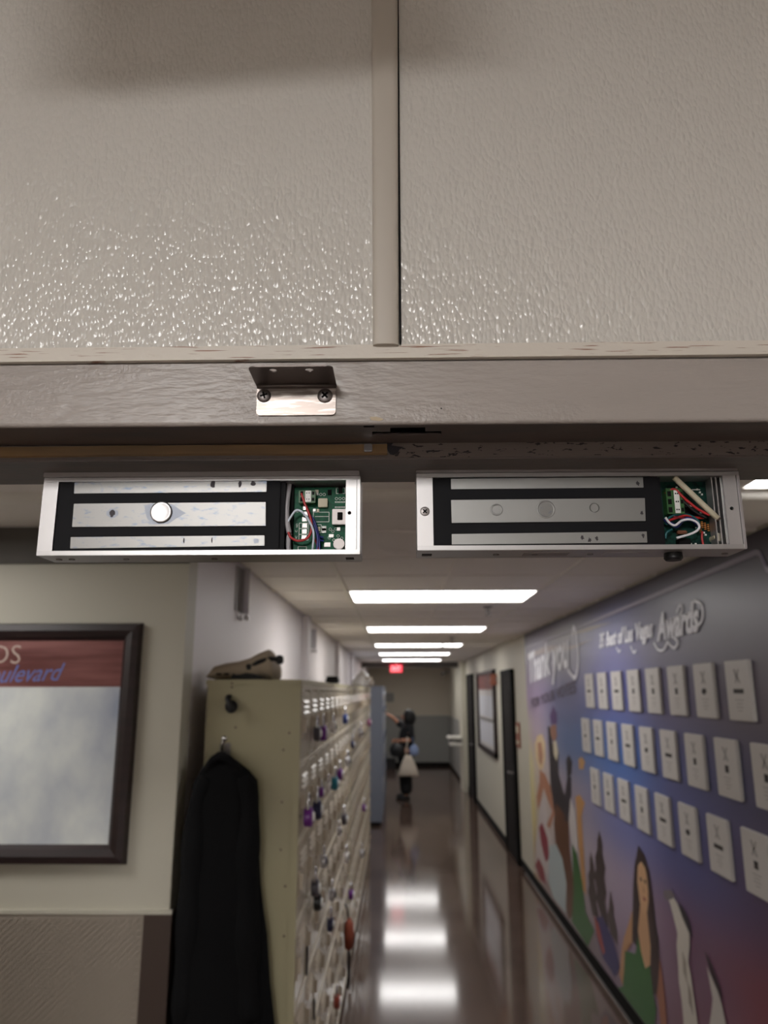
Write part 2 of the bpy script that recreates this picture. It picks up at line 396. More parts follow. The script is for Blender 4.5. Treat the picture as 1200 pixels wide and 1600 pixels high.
struct(bx(XR-.022, YW, 0, XR-.012, 9.0, .012), 'trim_5', 'steel_dull', label='bright metal strip along the floor below the mural')
struct(bx(XL, YE-.012, 0, XR, YE, 1.30), 'trim_6', 'dado_grey')
struct(bx(XL, YE-.02, 0, XR, YE-.012, .10), 'baseboard_end', 'black')
struct(bx(XR-.10, 15.9, 0, XR, 16.7, ZC), 'trim_7', 'wall_cream', label='cream pilaster on the right wall near the far end')
struct(bx(XR-.03, 16.7, .09, XR-.001, YE, 1.30), 'trim_8', 'dado_grey')
for i, (ya, yb) in enumerate(((6.25, 6.45), (9.6, 9.9), (12.6, 12.9))):
    struct(bx(XL, ya, 0, XL+.05, yb, ZC), 'trim_%d' % (9+i), 'wall_grey')

struct(bx(XL, 16.75, 2.45, XR, 17.0, 2.584), 'trim_13', 'band', label='dark bulkhead across the corridor ceiling near the far end')
# --- doors along the right wall
def side_door(n, y0, y1, z1):
    d = struct(bx(XR-.030, y0+.05, .01, XR+.002, y1-.05, z1-.05), 'door_%d' % n, 'darkbrown')
    MB().box(XR-.045, y0, 0, XR, y0+.05, z1).box(XR-.045, y1-.05, 0, XR, y1, z1).box(XR-.045, y0, z1-.05, XR, y1, z1).build('door_frame', 'black', d)
    for a, b in ((.25, .95), (1.1, 1.95)):
        bx(XR-.036, y0+.2, a, XR-.03, y1-.2, b).build('door_panel', 'darkbrown', d)
    MB().cyl((XR-.03, y0+.13, 1.0), (XR-.08, y0+.13, 1.0), .012).cyl((XR-.08, y0+.12, 1.0), (XR-.08, y0+.25, 1.0), .01).build('door_handle', 'steel_dull', d)
side_door(2, 9.36, 10.30, 2.21); side_door(3, 14.3, 15.4, 2.26)

# ================================================================== DOOR HEADER (in focus)
YF, YS, YB = .533, .585, .6515          # front face, stop face, back edge
Z0, Z1, Z2 = 2.146, 2.194, 2.134        # rabbet soffit, face top, stop soffit
d1 = MB()
d1.box(-.97, YF, Z0, .97, YF+.002, Z1)                                    # front face sheet
d1.box(-.97, YF, 0, -.92, YB, Z1); d1.box(.92, YF, 0, .97, YB, Z1)        # jambs
d1.box(-.92, YB-.0, Z2, .92, YB+.002, Z1)                                 # back sheet
hd = struct(d1, 'door_1', 'header', bevel=0)
tb = MB().tube([(-.93, YF+.0025, Z0+.0005), (0, YF+.0025, Z0+.0005), (.93, YF+.0025, Z0+.0005)], .0026, 10, 1); tb.build('rolled_edge', 'header', hd, smooth=True)
slot = [(-.0185, .5642), (-.0185, .5565), (-.0172, .5562), (-.0043, .5566), (-.0043, .5472), (.0227, .5468), (.0227, .5562), (.0352, .5558), (.0358, .5640)]
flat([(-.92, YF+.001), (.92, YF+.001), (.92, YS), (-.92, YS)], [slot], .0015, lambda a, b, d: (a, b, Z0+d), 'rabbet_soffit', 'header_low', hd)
bx(-.06, .5375, Z0+.012, .06, YS-.001, Z0+.030).build('dark_cavity', 'black', hd)
bx(-.0172, .5566, Z0+.004, -.0045, .5615, Z0+.006).build('latch_plate', 'bracket_dark', hd)
bx(.0229, .5562, Z0+.004, .0345, .5610, Z0+.006).build('latch_plate', 'bracket_dark', hd)
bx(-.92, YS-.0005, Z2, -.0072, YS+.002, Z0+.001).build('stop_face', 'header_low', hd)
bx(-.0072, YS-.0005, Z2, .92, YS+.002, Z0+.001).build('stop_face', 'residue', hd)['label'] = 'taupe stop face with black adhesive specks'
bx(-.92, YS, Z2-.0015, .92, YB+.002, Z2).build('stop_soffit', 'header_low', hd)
# left strip of old foam tape
ft = MB()
N = 40; ring = []
for i in range(N+1):
    x = -.92+(.9128)*i/N; w_ = random.uniform(-.0006, .0006)
    ring.append([(x, YS-.0005, 2.1362+w_*.6), (x, YS-.0032, 2.1370+w_), (x, YS-.0032, 2.1445+w_*.5), (x, YS-.0005, 2.1455+w_*.5)])
ft.loft(ring).build('foam_tape', 'foam', hd)['label'] = 'tan strip of old foam tape on the left of the header'
# metal clip on the tape
MB().box(-.0258, YS-.0062, 2.1378, -.0192, YS-.0030, 2.1440).box(-.0258, YS-.0072, 2.1372, -.0192, YS-.0034, 2.1384).build('metal_clip', 'chrome', hd, bevel=.0004)
flat([(-.0072, 2.1468), (-.002, 2.1462), (-.0038, 2.1440), (.0005, 2.1432), (.006, 2.1424), (.003, 2.1408), (.0012, 2.1372), (-.002, 2.1358), (-.0050, 2.1366), (-.0066, 2.1390), (-.0076, 2.1425)], [], .001, lambda a, b, d: (a, YS-.0015+d, b), 'adhesive_blot', 'gum', hd)
# chipped paint by the latch slot
flat([(-.0196, 2.1494), (-.0150, 2.1496), (-.0118, 2.1488), (-.0090, 2.1474), (-.0120, 2.1462), (-.0185, 2.1468)], [], .0004, lambda a, b, d: (a, YF-.0004+d, b), 'paint_chip', 'chipwood', hd)
bx(-.0245, YF+.0055, Z0-.0008, -.0165, YF+.011, Z0+.0002).build('chipped_hole', 'black', hd)
bx(.0335, YF-.0004, 2.1553, .0345, YF+.0002, 2.1563).build('nail_hole', 'black', hd)

# upper boards: two pebbled panels, batten, lower trim
PANF = .5300
pl_ = bx(-.97, PANF, 2.200, -.0090, .536, 2.795).build('board', 'panel', wd); pl_['label'] = 'pebbled cream board left of the batten'
pr_ = bx(-.0070, PANF, 2.200, .97, .536, 2.795).build('board', 'panel', wd); pr_['label'] = 'pebbled cream board right of the batten'
bt = []
for z, xa, xb in ((2.2048, -.0172, .0026), (2.5, -.0188, .0036), (2.795, -.0205, .0046)):
    rg = []
    for k in range(11):
        a = math.pi*k/10; xm = (xa+xb)/2; hw = (xb-xa)/2
        rg.append((xm-hw*math.copysign(abs(math.cos(a))**.6, math.cos(a)), PANF-.0058*math.sin(a)**.55, z))
    bt.append(rg)
shade_auto(MB().loft(bt).build('batten', 'batten', wd), 50)
bx(.0030, PANF-.0015, 2.205, .0044, PANF+.001, 2.795).build('batten_gap', 'black', wd)  # black strip drawn as the shadow line along the batten's right side
struct(MB().prism([(-.97, .5285, 2.1935), (.97, .5285, 2.1965), (.97, .5285, 2.2075), (-.97, .5285, 2.2050)], (0, .0046, 0)), 'trim_12', 'trim_cream', label='scuffed cream trim strip above the door header')

# --- angle bracket on the header
br = thing('angle_bracket', (-.0745, YF, 2.163), 'small steel angle bracket screwed to the header above the left lock', 'bracket')
def rrect(x0, y0, x1, y1, rad, n=5, corners=(1, 1, 1, 1)):
    P = []
    for (cx, cy, a0, on) in ((x1-rad, y0+rad, -90, corners[0]), (x1-rad, y1-rad, 0, corners[1]), (x0+rad, y1-rad, 90, corners[2]), (x0+rad, y0+rad, 180, corners[3])):
        if on: P += [(cx+rad*math.cos(R(a0+90*k/n)), cy+rad*math.sin(R(a0+90*k/n))) for k in range(n+1)]
        else: P.append((cx+(rad if a0 in (-90, 0) else -rad), cy+(rad if a0 in (0, 90) else -rad)))
    return P
def circ(cx, cy, rx, ry=None, n=20): return [(cx+rx*math.cos(2*math.pi*k/n), cy+(ry or rx)*math.sin(2*math.pi*k/n)) for k in range(n)]
flat(rrect(-.1046, 2.1508, -.0450, 2.1752, .003, corners=(1, 0, 0, 1)), [], .0018, lambda a, b, d: (a, YF-.0018+d, b), 'face_plate', 'bracket', br)
flat(rrect(-.1052, .4965, -.0447, YF, .0045, corners=(1, 0, 0, 1)), [circ(-.0880, .5030, .0027, .0028), circ(-.0620, .5030, .0031, .0028)], .0008, lambda a, b, d: (a, b, 2.1742+d), 'flange', 'bracket_dark', br)
MB().tube([(-.1046, YF-.0018, 2.1742), (-.0748, YF-.0018, 2.1742), (-.0450, YF-.0018, 2.1742)], .0022, 10, 1).build('bend', 'bracket_dark', br, smooth=True)
def screw(cx, cz, y, rad, parent, m='screw', rot=0, dome=.0018):
    rg = []
    for k in range(6):
        a = math.pi/2*k/5; rg.append([(cx+rad*math.cos(a)*math.cos(2*math.pi*i/24), y-dome*math.sin(a), cz+rad*max(math.cos(a), .01)*math.sin(2*math.pi*i/24)) if k < 5 else (cx+.0004*math.cos(2*math.pi*i/24), y-dome, cz+.0004*math.sin(2*math.pi*i/24)) for i in range(24)])
    s = MB().loft(rg).build('screw', m, parent, smooth=True)
    cr = MB()
    for t in (0, math.pi/2):
        c_, s_ = math.cos(t+rot), math.sin(t+rot); L, Wd = rad*.52, rad*.13
        cr.prism([(cx+a*c_-b*s_, y-dome-.00015, cz+a*s_+b*c_) for a, b in ((-L, -Wd), (L, -Wd), (L, Wd), (-L, Wd))], (0, .0003, 0))
    cr.build('cross_recess', 'black', s); return s
screw(-.0991, 2.1664, YF-.0018, .0054, br, rot=.3); screw(-.0532, 2.1660, YF-.0018, .0058, br, rot=.75)

# ================================================================== MAGNETIC LOCKS
YL, YLB = .617, .655
def P3(p, y): return (p[0]/1000, y, p[1]/1000)
def lock(x0, x1, zb, zt, ox0, ox1, label, worn):
    t = thing('magnetic_lock', ((x0+x1)/2, .636, Z2-.0015), label, 'door lock')
    al = 'alu'
    bx(x0-.0005, YL-.001, zt, x1-.001, YLB, Z2-.0015).build('mounting_plate', 'alu_dull', t, bevel=.0004)
    MB().box(x0, YL, zt-.0038, x1, YLB, zt-.0003).box(x0, YL, zb, x1, YLB, zb+.0040).box(x0, YLB-.002, zb, x1, YLB, zt).build('housing', 'alu_plain', t, bevel=.0003)
    za, zc = zb+.0040, zt-.0038
    flat([(x0, za), (ox0, za), (ox0, zc), (x0, zc)], [] if worn else [circ(.0239, 2.0967, .0030)], .003, lambda a, b, d: (a, YL+.0002+d, b), 'end_cap', al, t)
    hx = -.0395 if worn else .2797
    flat([(ox1, za), (x1-.0030, za), (x1-.0030, zc), (ox1, zc)], [circ(hx, 2.0958 if worn else 2.0978, .0016)], .003, lambda a, b, d: (a, YL+.0002+d, b), 'end_cap', al, t)
    bx(x1-.0026, YL-.0004, zb+.001, x1, YLB, zc).build('side_wall', 'alu_plain', t, bevel=.0003)
    bx(x0, YL+.003, zb+.002, x0+.0015, YLB, zc).build('side_wall', 'alu_plain', t)
    MB().cyl((hx, YL+.006, 2.0968), (hx, YL+.0035, 2.0968), .003).build('cap_hole', 'black', t)
    return t
def core(t, x0, x1, zb, zt, bars, m):
    c = bx(x0, YL+.0016, zb, x1, YLB-.003, zt).build('magnet_block', 'potting', t, bevel=.0006)
    for b in bars:
        cx = sum(p[0] for p in b)/4; cz = sum(p[1] for p in b)/4
        MB().prism([P3((cx+(p[0]-cx)*1.006, cz+(p[1]-cz)*1.07), YL+.0012) for p in b], (0, .0006, 0)).build('bar_gap', 'black', c)
        MB().prism([P3(p, YL+.0006) for p in b], (0, .004, 0)).build('core_bar', m, c, bevel=.0002)
    return c
# left lock ---------------------------------------------------------
tL = lock(-.3012, -.0305, 2.0606, 2.1283, -.2884, -.0427, 'left magnetic door lock with silver rivet on its middle bar', True)
cL = core(tL, -.2880, -.0985, 2.0648, 2.1244, [[(-275, 2124.2), (-110.4, 2124.2), (-110.2, 2114.6), (-274.6, 2114.2)], [(-273.8, 2105.3), (-110.5, 2105.8), (-109.9, 2085.2), (-273.5, 2085.1)], [(-273.8, 2076.4), (-110.5, 2077.0), (-110.3, 2068.2), (-273.4, 2066.6)]], 'core_worn')
rv = MB()
pr = [(0, .0092, 0), (.0014, .0093, 0), (.0020, .0088, 0), (.0022, .0080, 0), (.0020, .0070, 0), (.0021, .003, 0), (.0021, .0004, 0)]
rv.loft([[(-.1985+q[1]*math.cos(2*math.pi*k/32), YL+.0006-q[0], 2.0972+q[1]*math.sin(2*math.pi*k/32)) for k in range(32)] for q in pr]).build('rivet', 'alu_plain', cL, smooth=True)
M['smudge'] = mat('grey_smudge', (122, 126, 134), .45, .8); M['smudge2'] = mat('dark_smudge', (66, 62, 66), .6, .4)
def blot(cx, cz, rx, rz, m, parent, y, n=18, jag=.25, name='worn_mark'):
    P = [(cx+rx*(1+random.uniform(-jag, jag))*math.cos(2*math.pi*k/n), cz+rz*(1+random.uniform(-jag, jag))*math.sin(2*math.pi*k/n)) for k in range(n)]
    return flat(P, [], .0002, lambda a, b, d: (a, y-.0001+d, b), name, m, parent)
blot(-.2403, 2.0966, .0022, .0030, 'smudge2', cL, YL+.0005); blot(-.2403, 2.0966, .0052, .0040, 'smudge', cL, YL+.0006)
flat([(-.2135, 2.1030), (-.2080, 2.1050), (-.1985, 2.1052), (-.1890, 2.1040), (-.1830, 2.0995), (-.1775, 2.0965), (-.1850, 2.0925), (-.1920, 2.0872), (-.2060, 2.0868), (-.2110, 2.0930)], [], .0002, lambda a, b, d: (a, YL+.0005+d, b), 'worn_mark', 'smudge', cL)
for cx, w_, h_ in ((-.1560, .0020, .0032), (-.1330, .0014, .0028), (-.1218, .0022, .0022)): blot(cx, 2.1225-h_*.3, w_, h_, 'smudge2', cL, YL+.0005)
for cx in (-.1780, -.1545): blot(cx, 2.0730, .0006, .0022, 'smudge2', cL, YL+.0005)
blot(-.1175, 2.0722, .0024, .0020, 'smudge', cL, YL+.0005)
# compartment wall, cable
bx(-.0985, YL+.004, 2.0648, -.0945, YLB-.002, 2.1244).build('divider', 'potting', tL)
bx(-.0945, YL+.012, 2.0648, -.0885, YLB-.002, 2.1244).build('divider', 'black', tL)
cb = MB().tube([(-.0924, YL+.013, 2.1255), (-.0934, YL+.008, 2.108), (-.0930, YL+.007, 2.092), (-.0908, YL+.007, 2.0803)], .0023, 12).build('grey_cable', 'grey_cable', tL, smooth=True)
MB().tube([(-.0905, YL+.008, 2.0800), (-.0914, YL+.008, 2.0744), (-.0910, YL+.008, 2.0650)], .0020, 12).build('grey_cable', 'grey_cable', tL, smooth=True)
YP = YL+.0150
pcb = bx(-.0895, YP, 2.0646, -.0335, YP+.0016, 2.1222).build('circuit_board', 'pcb', tL)
tm = bx(-.0836, YP-.0075, 2.1066, -.0692, YP, 2.1176).build('terminal_block', 'term_green', pcb, bevel=.0004)
bx(-.0779, YP-.0082, 2.1072, -.0729, YP-.006, 2.1172).build('terminal_cap', 'white_pl', pcb, bevel=.0002)
for z in (2.1150, 2.1096):
    bx(-.0822, YP-.0078, z-.0018, -.0798, YP-.0070, z+.0018).build('terminal_hole', 'black', pcb); bx(-.0722, YP-.0078, z-.0014, -.0702, YP-.0070, z+.0014).build('terminal_hole', 'black', pcb)
    for xx in (-.0766, -.0746): bx(xx-.0004, YP-.0084, z-.0004, xx+.0004, YP-.0081, z+.0004).build('terminal_pin', 'black', pcb)
bx(-.0672, YP-.004, 2.1037, -.0592, YP, 2.1114).build('relay', 'beige_pl', pcb, bevel=.0004)
sw = bx(-.0548, YP-.0058, 2.0880, -.0425, YP, 2.1014).build('slide_switch', 'alu_dull', pcb, bevel=.0003)
bx(-.0503, YP-.0068, 2.0918, -.0459, YP-.0052, 2.0984).build('slider', 'black', pcb, bevel=.0003)
MB().cyl((-.0486, YP, 2.0706), (-.0486, YP-.0085, 2.0706), .0048, n=24).build('capacitor', 'alu_dull', pcb, bevel=.0004)
for a, b in ((-.0784, 2.1038), (-.0783, 2.0986), (-.0789, 2.0938), (-.0788, 2.0882), (-.0789, 2.0831), (-.0790, 2.0779)):
    p = bx(a-.0021, YP-.0006, b-.0019, a+.0021, YP, b+.0019).build('solder_pad', 'steel_dull', pcb)
    MB().cyl((a, YP-.0010, b), (a, YP-.0004, b), .0009, n=10).build('solder_joint', 'chrome', pcb)
for a, b, w_, h_, m in ((-.0578, 2.1175, .0016, .0022, 'black'), (-.0688, 2.1185, .0014, .0012, 'beige_pl'), (-.0688, 2.1160, .0012, .0010, 'white_pl'), (-.0620, 2.0846, .0018, .0030, 'white_pl'), (-.0620, 2.0846, .0019, .0010, 'beige_pl'), (-.0667, 2.0850, .0014, .0020, 'beige_pl'), (-.0484, 2.1194, .0018, .0030, 'black'), (-.0496, 2.0849, .0014, .0014, 'steel_dull'), (-.0558, 2.0790, .0020, .0014, 'steel_dull'), (-.0590, 2.0714, .0026, .0018, 'steel_dull'), (-.0706, 2.1016, .0012, .0012, 'steel_dull'), (-.0675, 2.1012, .0010, .0014, 'beige_pl')):
    bx(a-w_, YP-.0012, b-h_, a+w_, YP, b+h_).build('chip', m, pcb)
sk = MB()
def ln(x0, z0, x1, z1, wd=.00022):
    if abs(x1-x0) > abs(z1-z0): sk.box(x0, YP-.00025, z0-wd, x1, YP, z0+wd)
    else: sk.box(x0-wd, YP-.00025, z0, x0+wd, YP, z1)
def rc(x0, z0, x1, z1):
    ln(x0, z0, x1, z0); ln(x0, z1, x1, z1); ln(x0, z0, x0, z1); ln(x1, z0, x1, z1)
rc(-.0715, 2.0915, -.0580, 2.1000); ln(-.0700, 2.0962, -.0580, 2.0962); rc(-.0835, 2.0755, -.0755, 2.0905); ln(-.0835, 2.0806, -.0755, 2.0806); ln(-.0835, 2.0857, -.0755, 2.0857)
rc(-.0520, 2.1165, -.0445, 2.1215); rc(-.0840, 2.0672, -.0768, 2.0700); rc(-.0690, 2.0820, -.0645, 2.0890)
for k in range(7): sk.box(-.0530+.0013*k, YP-.00025, 2.1082, -.0523+.0013*k, YP, 2.1096); sk.box(-.0530+.0013*k, YP-.00025, 2.1036, -.0523+.0013*k, YP, 2.1050)
for a, b in ((-.0518, 2.1120), (-.0487, 2.1120), (-.0456, 2.1120), (-.0655, 2.1158), (-.0625, 2.1158), (-.0568, 2.0850), (-.0545, 2.0830), (-.0520, 2.0852), (-.0575, 2.0775), (-.0535, 2.0755), (-.0468, 2.0770), (-.0500, 2.0790)):
    for k in range(8):
        a0, a1 = 2*math.pi*k/8, 2*math.pi*(k+1)/8
        sk.prism([(a+rr*math.cos(an), YP-.0002, b+rr*math.sin(an)) for rr, an in ((.0010, a0), (.0013, a0), (.0013, a1), (.0010, a1))], (0, .0002, 0))
so = sk.build('silkscreen', 'silk', pcb); so['kind'] = 'stuff'
FR_UP = (Vector((0, 0, 1)), Vector((-1, 0, 0)), Vector((0, -1, 0)))
text('NO', (-.0845, YP, 2.0868), .0032, .0018, FR_UP, 'silk', 'board_lettering', pcb, th=.0002); text('C', (-.0850, YP, 2.0826), .0018, .0018, FR_UP, 'silk', 'board_lettering', pcb, th=.0002)
text('NC', (-.0850, YP, 2.0762), .0032, .0018, FR_UP, 'silk', 'board_lettering', pcb, th=.0002); text('IN', (-.0845, YP, 2.1000), .0028, .0018, FR_UP, 'silk', 'board_lettering', pcb, th=.0002)
def wire(pts, rad, m, parent, ys, name='wire'):
    n = len(pts)
    P = [(p[0]/1000, (ys[0]+(ys[1]-ys[0])*i/(n-1)) if len(ys) == 2 else ys[i], p[1]/1000) for i, p in enumerate(pts)]
    return MB().tube(P, rad, 8).build(name, m, parent, smooth=True)
wire([(-81.4, 2115.0), (-78.0, 2105.4), (-73.1, 2093.4), (-71.9, 2083.8), (-75.0, 2075.9), (-82.7, 2073.2), (-89.0, 2076.0), (-91.1, 2080.6)], .00115, 'red_w', tL, (YP-.007, YP-.010))
wire([(-92.0, 2089.5), (-90.0, 2093.0), (-84.9, 2099.5), (-78.6, 2096.6), (-73.0, 2088.6), (-69.7, 2079.1), (-70.3, 2065.0)], .0010, 'pale_w', tL, (YP-.009, YP-.012))
wire([(-75.0, 2095.0), (-72.1, 2092.0), (-68.6, 2083.8), (-66.7, 2075.9), (-66.9, 2065.0)], .0010, 'blue_w', tL, (YP-.005, YP-.008))
wire([(-73.5, 2096.5), (-70.2, 2091.5), (-67.2, 2082.8), (-65.6, 2075.0), (-64.8, 2065.0)], .0009, 'blue_w', tL, (YP-.004, YP-.007))
wire([(-67.5, 2080.5), (-65.5, 2078.0), (-62.2, 2076.8)], .0009, 'blue_w', tL, (YP-.005, YP-.004)); wire([(-67.0, 2077.0), (-64.5, 2074.5), (-62.0, 2074.2)], .0009, 'blue_w', tL, (YP-.005, YP-.004))
wire([(-70.5, 2078.0), (-67.0, 2070.0), (-66.0, 2065.0)], .0009, 'red_w', tL, (YP-.006, YP-.008))
# underside screws, edge print
for cx in (-.2900, -.2790, -.2320, -.1560): MB().cyl((cx, .636, 2.0606), (cx, .636, 2.0598), .0026, n=14).build('bottom_screw', 'screw', tL)
MB().box(-.0435, .634, 2.0602, -.0365, .637, 2.0606).box(-.0435, .641, 2.0602, -.0365, .6425, 2.0606).build('edge_print', 'black', tL)

# right lock --------------------------------------------------------
tR = lock(.0172, .2888, 2.0635, 2.1302, .0307, .2748, 'right magnetic door lock with plain grey bars and a cross-head screw at its left', False)
cR = core(tR, .0307, .2212, 2.0676, 2.1262, [[(46.4, 2125.2), (208.4, 2125.6), (208.2, 2116.4), (46.3, 2116.0)], [(46.1, 2106.6), (208.5, 2107.3), (207.6, 2087.6), (46.2, 2086.8)], [(46.0, 2077.3), (207.8, 2078.6), (207.5, 2069.2), (45.8, 2068.4)]], 'core_clean')
def ring(cx, cz, ro, ri, y, m, parent, name):
    rv = [[(cx+q*math.cos(2*math.pi*k/28), y-h, cz+q*math.sin(2*math.pi*k/28)) for k in range(28)] for q, h in ((ro, 0), (ro-.0004, .0004), (ri+.0004, .0004), (ri, 0))]
    return MB().loft(rv, cap=False).build(name, m, parent, smooth=True)
ring(.0840, 2.0978, .0052, .0037, YL+.0006, 'core_clean', cR, 'pressed_ring'); MB().cyl((.0840, YL+.0006, 2.0978), (.0840, YL+.0001, 2.0978), .0026, n=20).build('pressed_disc', 'core_clean', cR)
ring(.1252, 2.0980, .0078, .0062, YL+.0006, 'core_clean', cR, 'pressed_ring'); MB().cyl((.1252, YL+.0006, 2.0980), (.1252, YL+.0002, 2.0980), .0058, n=28).build('pressed_disc', 'core_worn', cR)
ring(.1658, 2.0990, .0042, .0034, YL+.0006, 'core_clean', cR, 'pressed_ring')
for cx, cz in ((.1540, 2.0735), (.1660, 2.0728), (.1600, 2.0715), (.2045, 2.0750), (.2035, 2.1200), (.2050, 2.0945)): blot(cx, cz, .0012, .0018, 'smudge2', cR, YL+.0005, jag=.5)
MB().cyl((.0239, YL+.0010, 2.0967), (.0239, YL+.0032, 2.0967), .0030, n=20).build('screw_seat', 'black', tR)
screw(.0239, 2.0967, YL+.0004, .0042, tR, 'alu_dull', rot=.75, dome=.0008)
bx(.2212, YL+.004, 2.0676, .2235, YLB-.002, 2.1262).build('divider', 'potting', tR)
YQ = YL+.0190
pq = bx(.2235, YQ, 2.0676, .2790, YQ+.0016, 2.1262).build('circuit_board', 'pcb_dark', tR)
fin = MB()
for xa, xb, xc, xd in ((.2605, .2618, .2650, .2660), (.2655, .2668, .2685, .2697), (.2695, .2706, .2725, .2736)):
    fin.prism([(xc+.0015, YL+.004, 2.0677), (xd+.0015, YL+.004, 2.0677), (xd+.0015, YL+.004, 2.126), (xc+.0015, YL+.004, 2.126)], (0, .012, 0))
fin.build('housing_rib', 'alu_plain', tR)
tq = bx(.2296, YQ-.010, 2.0955, .2441, YQ, 2.1180).build('terminal_block', 'term_green', pq, bevel=.0004)
bx(.2360, YQ-.0106, 2.0960, .2405, YQ-.008, 2.1160).build('terminal_cap', 'white_pl', pq, bevel=.0002)
for k in range(3):
    z = 2.1130-.0070*k; bx(.2306, YQ-.0104, z-.0022, .2336, YQ-.0095, z+.0022).build('terminal_hole', 'black', pq); bx(.2414, YQ-.0104, z-.0016, .2434, YQ-.0095, z+.0016).build('terminal_hole', 'black', pq)
    for xx in (.2373, .2390): bx(xx-.0005, YQ-.0109, z-.0006, xx+.0005, YQ-.0104, z+.0006).build('terminal_pin', 'black', pq)
for a, b, h in ((.2604, 2.0875, .0055), (.2629, 2.0862, .0060), (.2655, 2.0850, .0060), (.2590, 2.0822, .0030)):
    rs = MB().cyl((a, YQ-.002, b-h/2), (a, YQ-.002, b+h/2), .0010, n=10).build('resistor', mat('resistor_tan', (196, 128, 62), .4), pq, smooth=True)
    for q in (-.3, 0, .3): MB().cyl((a, YQ-.002, b+h*q/1-.0003), (a, YQ-.002, b+h*q+.0003), .00108, n=10).build('colour_band', 'darkbrown', pq)
bx(.2385, YQ-.004, 2.0795, .2470, YQ, 2.0825).build('resistor', mat('resistor_brown', (116, 70, 46), .4), pq, bevel=.0008)
bx(.2375, YQ-.008, 2.0690, .2475, YQ, 2.0750).build('relay', 'black', pq, bevel=.0004)
MB().cyl((.2694, YQ, 2.0752), (.2694, YQ-.011, 2.0752), .0034, n=24).build('capacitor', 'beige_pl', pq, bevel=.0003)
for a, b in ((.2425, 2.1210), (.2600, 2.1190), (.2635, 2.1145), (.2620, 2.1165), (.2470, 2.1044), (.2490, 2.1044), (.2510, 2.1044), (.2530, 2.1044), (.2610, 2.0985), (.2500, 2.0712), (.2540, 2.0712), (.2620, 2.0809), (.2632, 2.0790), (.2560, 2.0850)):
    bx(a-.0007, YQ-.0014, b-.0007, a+.0007, YQ, b+.0007).build('chip', 'white_pl', pq)
bx(.2555, YQ-.001, 2.1185, .2625, YQ, 2.1193).build('jumper', 'white_pl', pq)
for a, b, w_, h_ in ((.2495, 2.1010, .004, .0014), (.2520, 2.0975, .0045, .0016), (.2580, 2.1130, .0014, .002)): bx(a-w_, YQ-.0016, b-h_, a+w_, YQ, b+h_).build('chip', 'black', pq)
cbl = MB().tube([(.2363, YQ-.0140, 2.1262), (.2470, YQ-.0140, 2.1145), (.2581, YQ-.0140, 2.1024), (.2693, YQ-.0140, 2.0902)], .0024, 12, 2).build('white_cable', 'beige_pl', tR, smooth=True)
MB().cyl((.2689, YQ-.0140, 2.0906), (.2703, YQ-.0140, 2.0890), .0022, n=12).build('cable_end', 'corner_brown', tR)
wire([(230.0, 2113.5), (233.0, 2116.2), (237.8, 2116.6), (244.0, 2109.4), (254.0, 2099.6), (263.6, 2093.6)], .0012, 'red_w', tR, (YQ-.008, YQ-.012))
wire([(231.0, 2110.0), (235.0, 2113.6), (239.4, 2112.6), (244.2, 2106.4), (253.2, 2097.0), (262.0, 2091.6)], .0012, 'black_w', tR, (YQ-.007, YQ-.010))
wire([(226.5, 2092.0), (229.5, 2087.0), (234.0, 2085.0), (239.7, 2088.9), (246.7, 2089.9), (252.6, 2086.9), (253.3, 2082.1), (247.1, 2077.9), (233.8, 2074.0)], .00105, 'white_w', tR, (YQ-.012, YQ-.013))
for q in range(3): wire([(226.0+q, 2091.0-q), (230.5, 2088.4-q*.6), (236.4, 2086.4-q), (242.9, 2091.2-q*.7), (249.8, 2091.6-q*.9), (254.8, 2087.0-q), (254.0, 2081.0)], .0010, 'blue_w', tR, (YQ-.009, YQ-.008))
wire([(228.7, 2086.6), (231.5, 2092.6), (239.5, 2095.6), (250.1, 2093.9), (255.9, 2088.1), (253.0, 2081.3)], .0010, 'teal_w', tR, (YQ-.007, YQ-.008))
wire([(227.0, 2074.6), (228.0, 2079.7), (232.8, 2082.6)], .0010, 'teal_w', tR, (YQ-.007, YQ-.008))
wire([(229.5, 2089.5), (234.5, 2091.2), (244.8, 2094.3), (253.9, 2092.8), (262.4, 2092.8)], .0010, 'red_w', tR, (YQ-.010, YQ-.006))
wire([(234.0, 2093.0), (242.0, 2092.0), (252.0, 2091.0), (256.0, 2086.0)], .0009, mat('maroon_wire', (120, 30, 40), .4), tR, (YQ-.010, YQ-.006))
wire([(258.7, 2081.0), (257.8, 2075.0), (258.3, 2069.0)], .0009, 'red_w', tR, (YQ-.006, YQ-.006))
kb = MB().cyl((.2345, .636, 2.0635), (.2345, .636, 2.0590), .0074, .0078, n=28).cyl((.2345, .636, 2.0590), (.2345, .636, 2.0572), .0078, .0064, n=28).build('rubber_plug', 'rubber', tR); shade_auto(kb)
for cx in (.0850, .1180, .1650, .2790): MB().cyl((cx, .638, 2.0635), (cx, .638, 2.0627), .0026, n=14).build('bottom_screw', 'screw', tR)
bx(.1080, .630, 2.0631, .1460, .644, 2.0635).build('label_strip', 'alu_dull', tR); bx(.1760, .630, 2.0631, .2130, .644, 2.0635).build('label_strip', 'alu_plain', tR)
MB().box(.0215, .634, 2.0631, .0300, .637, 2.0635).box(.0215, .641, 2.0631, .0300, .6425, 2.0635).build('edge_print', 'black', tR)

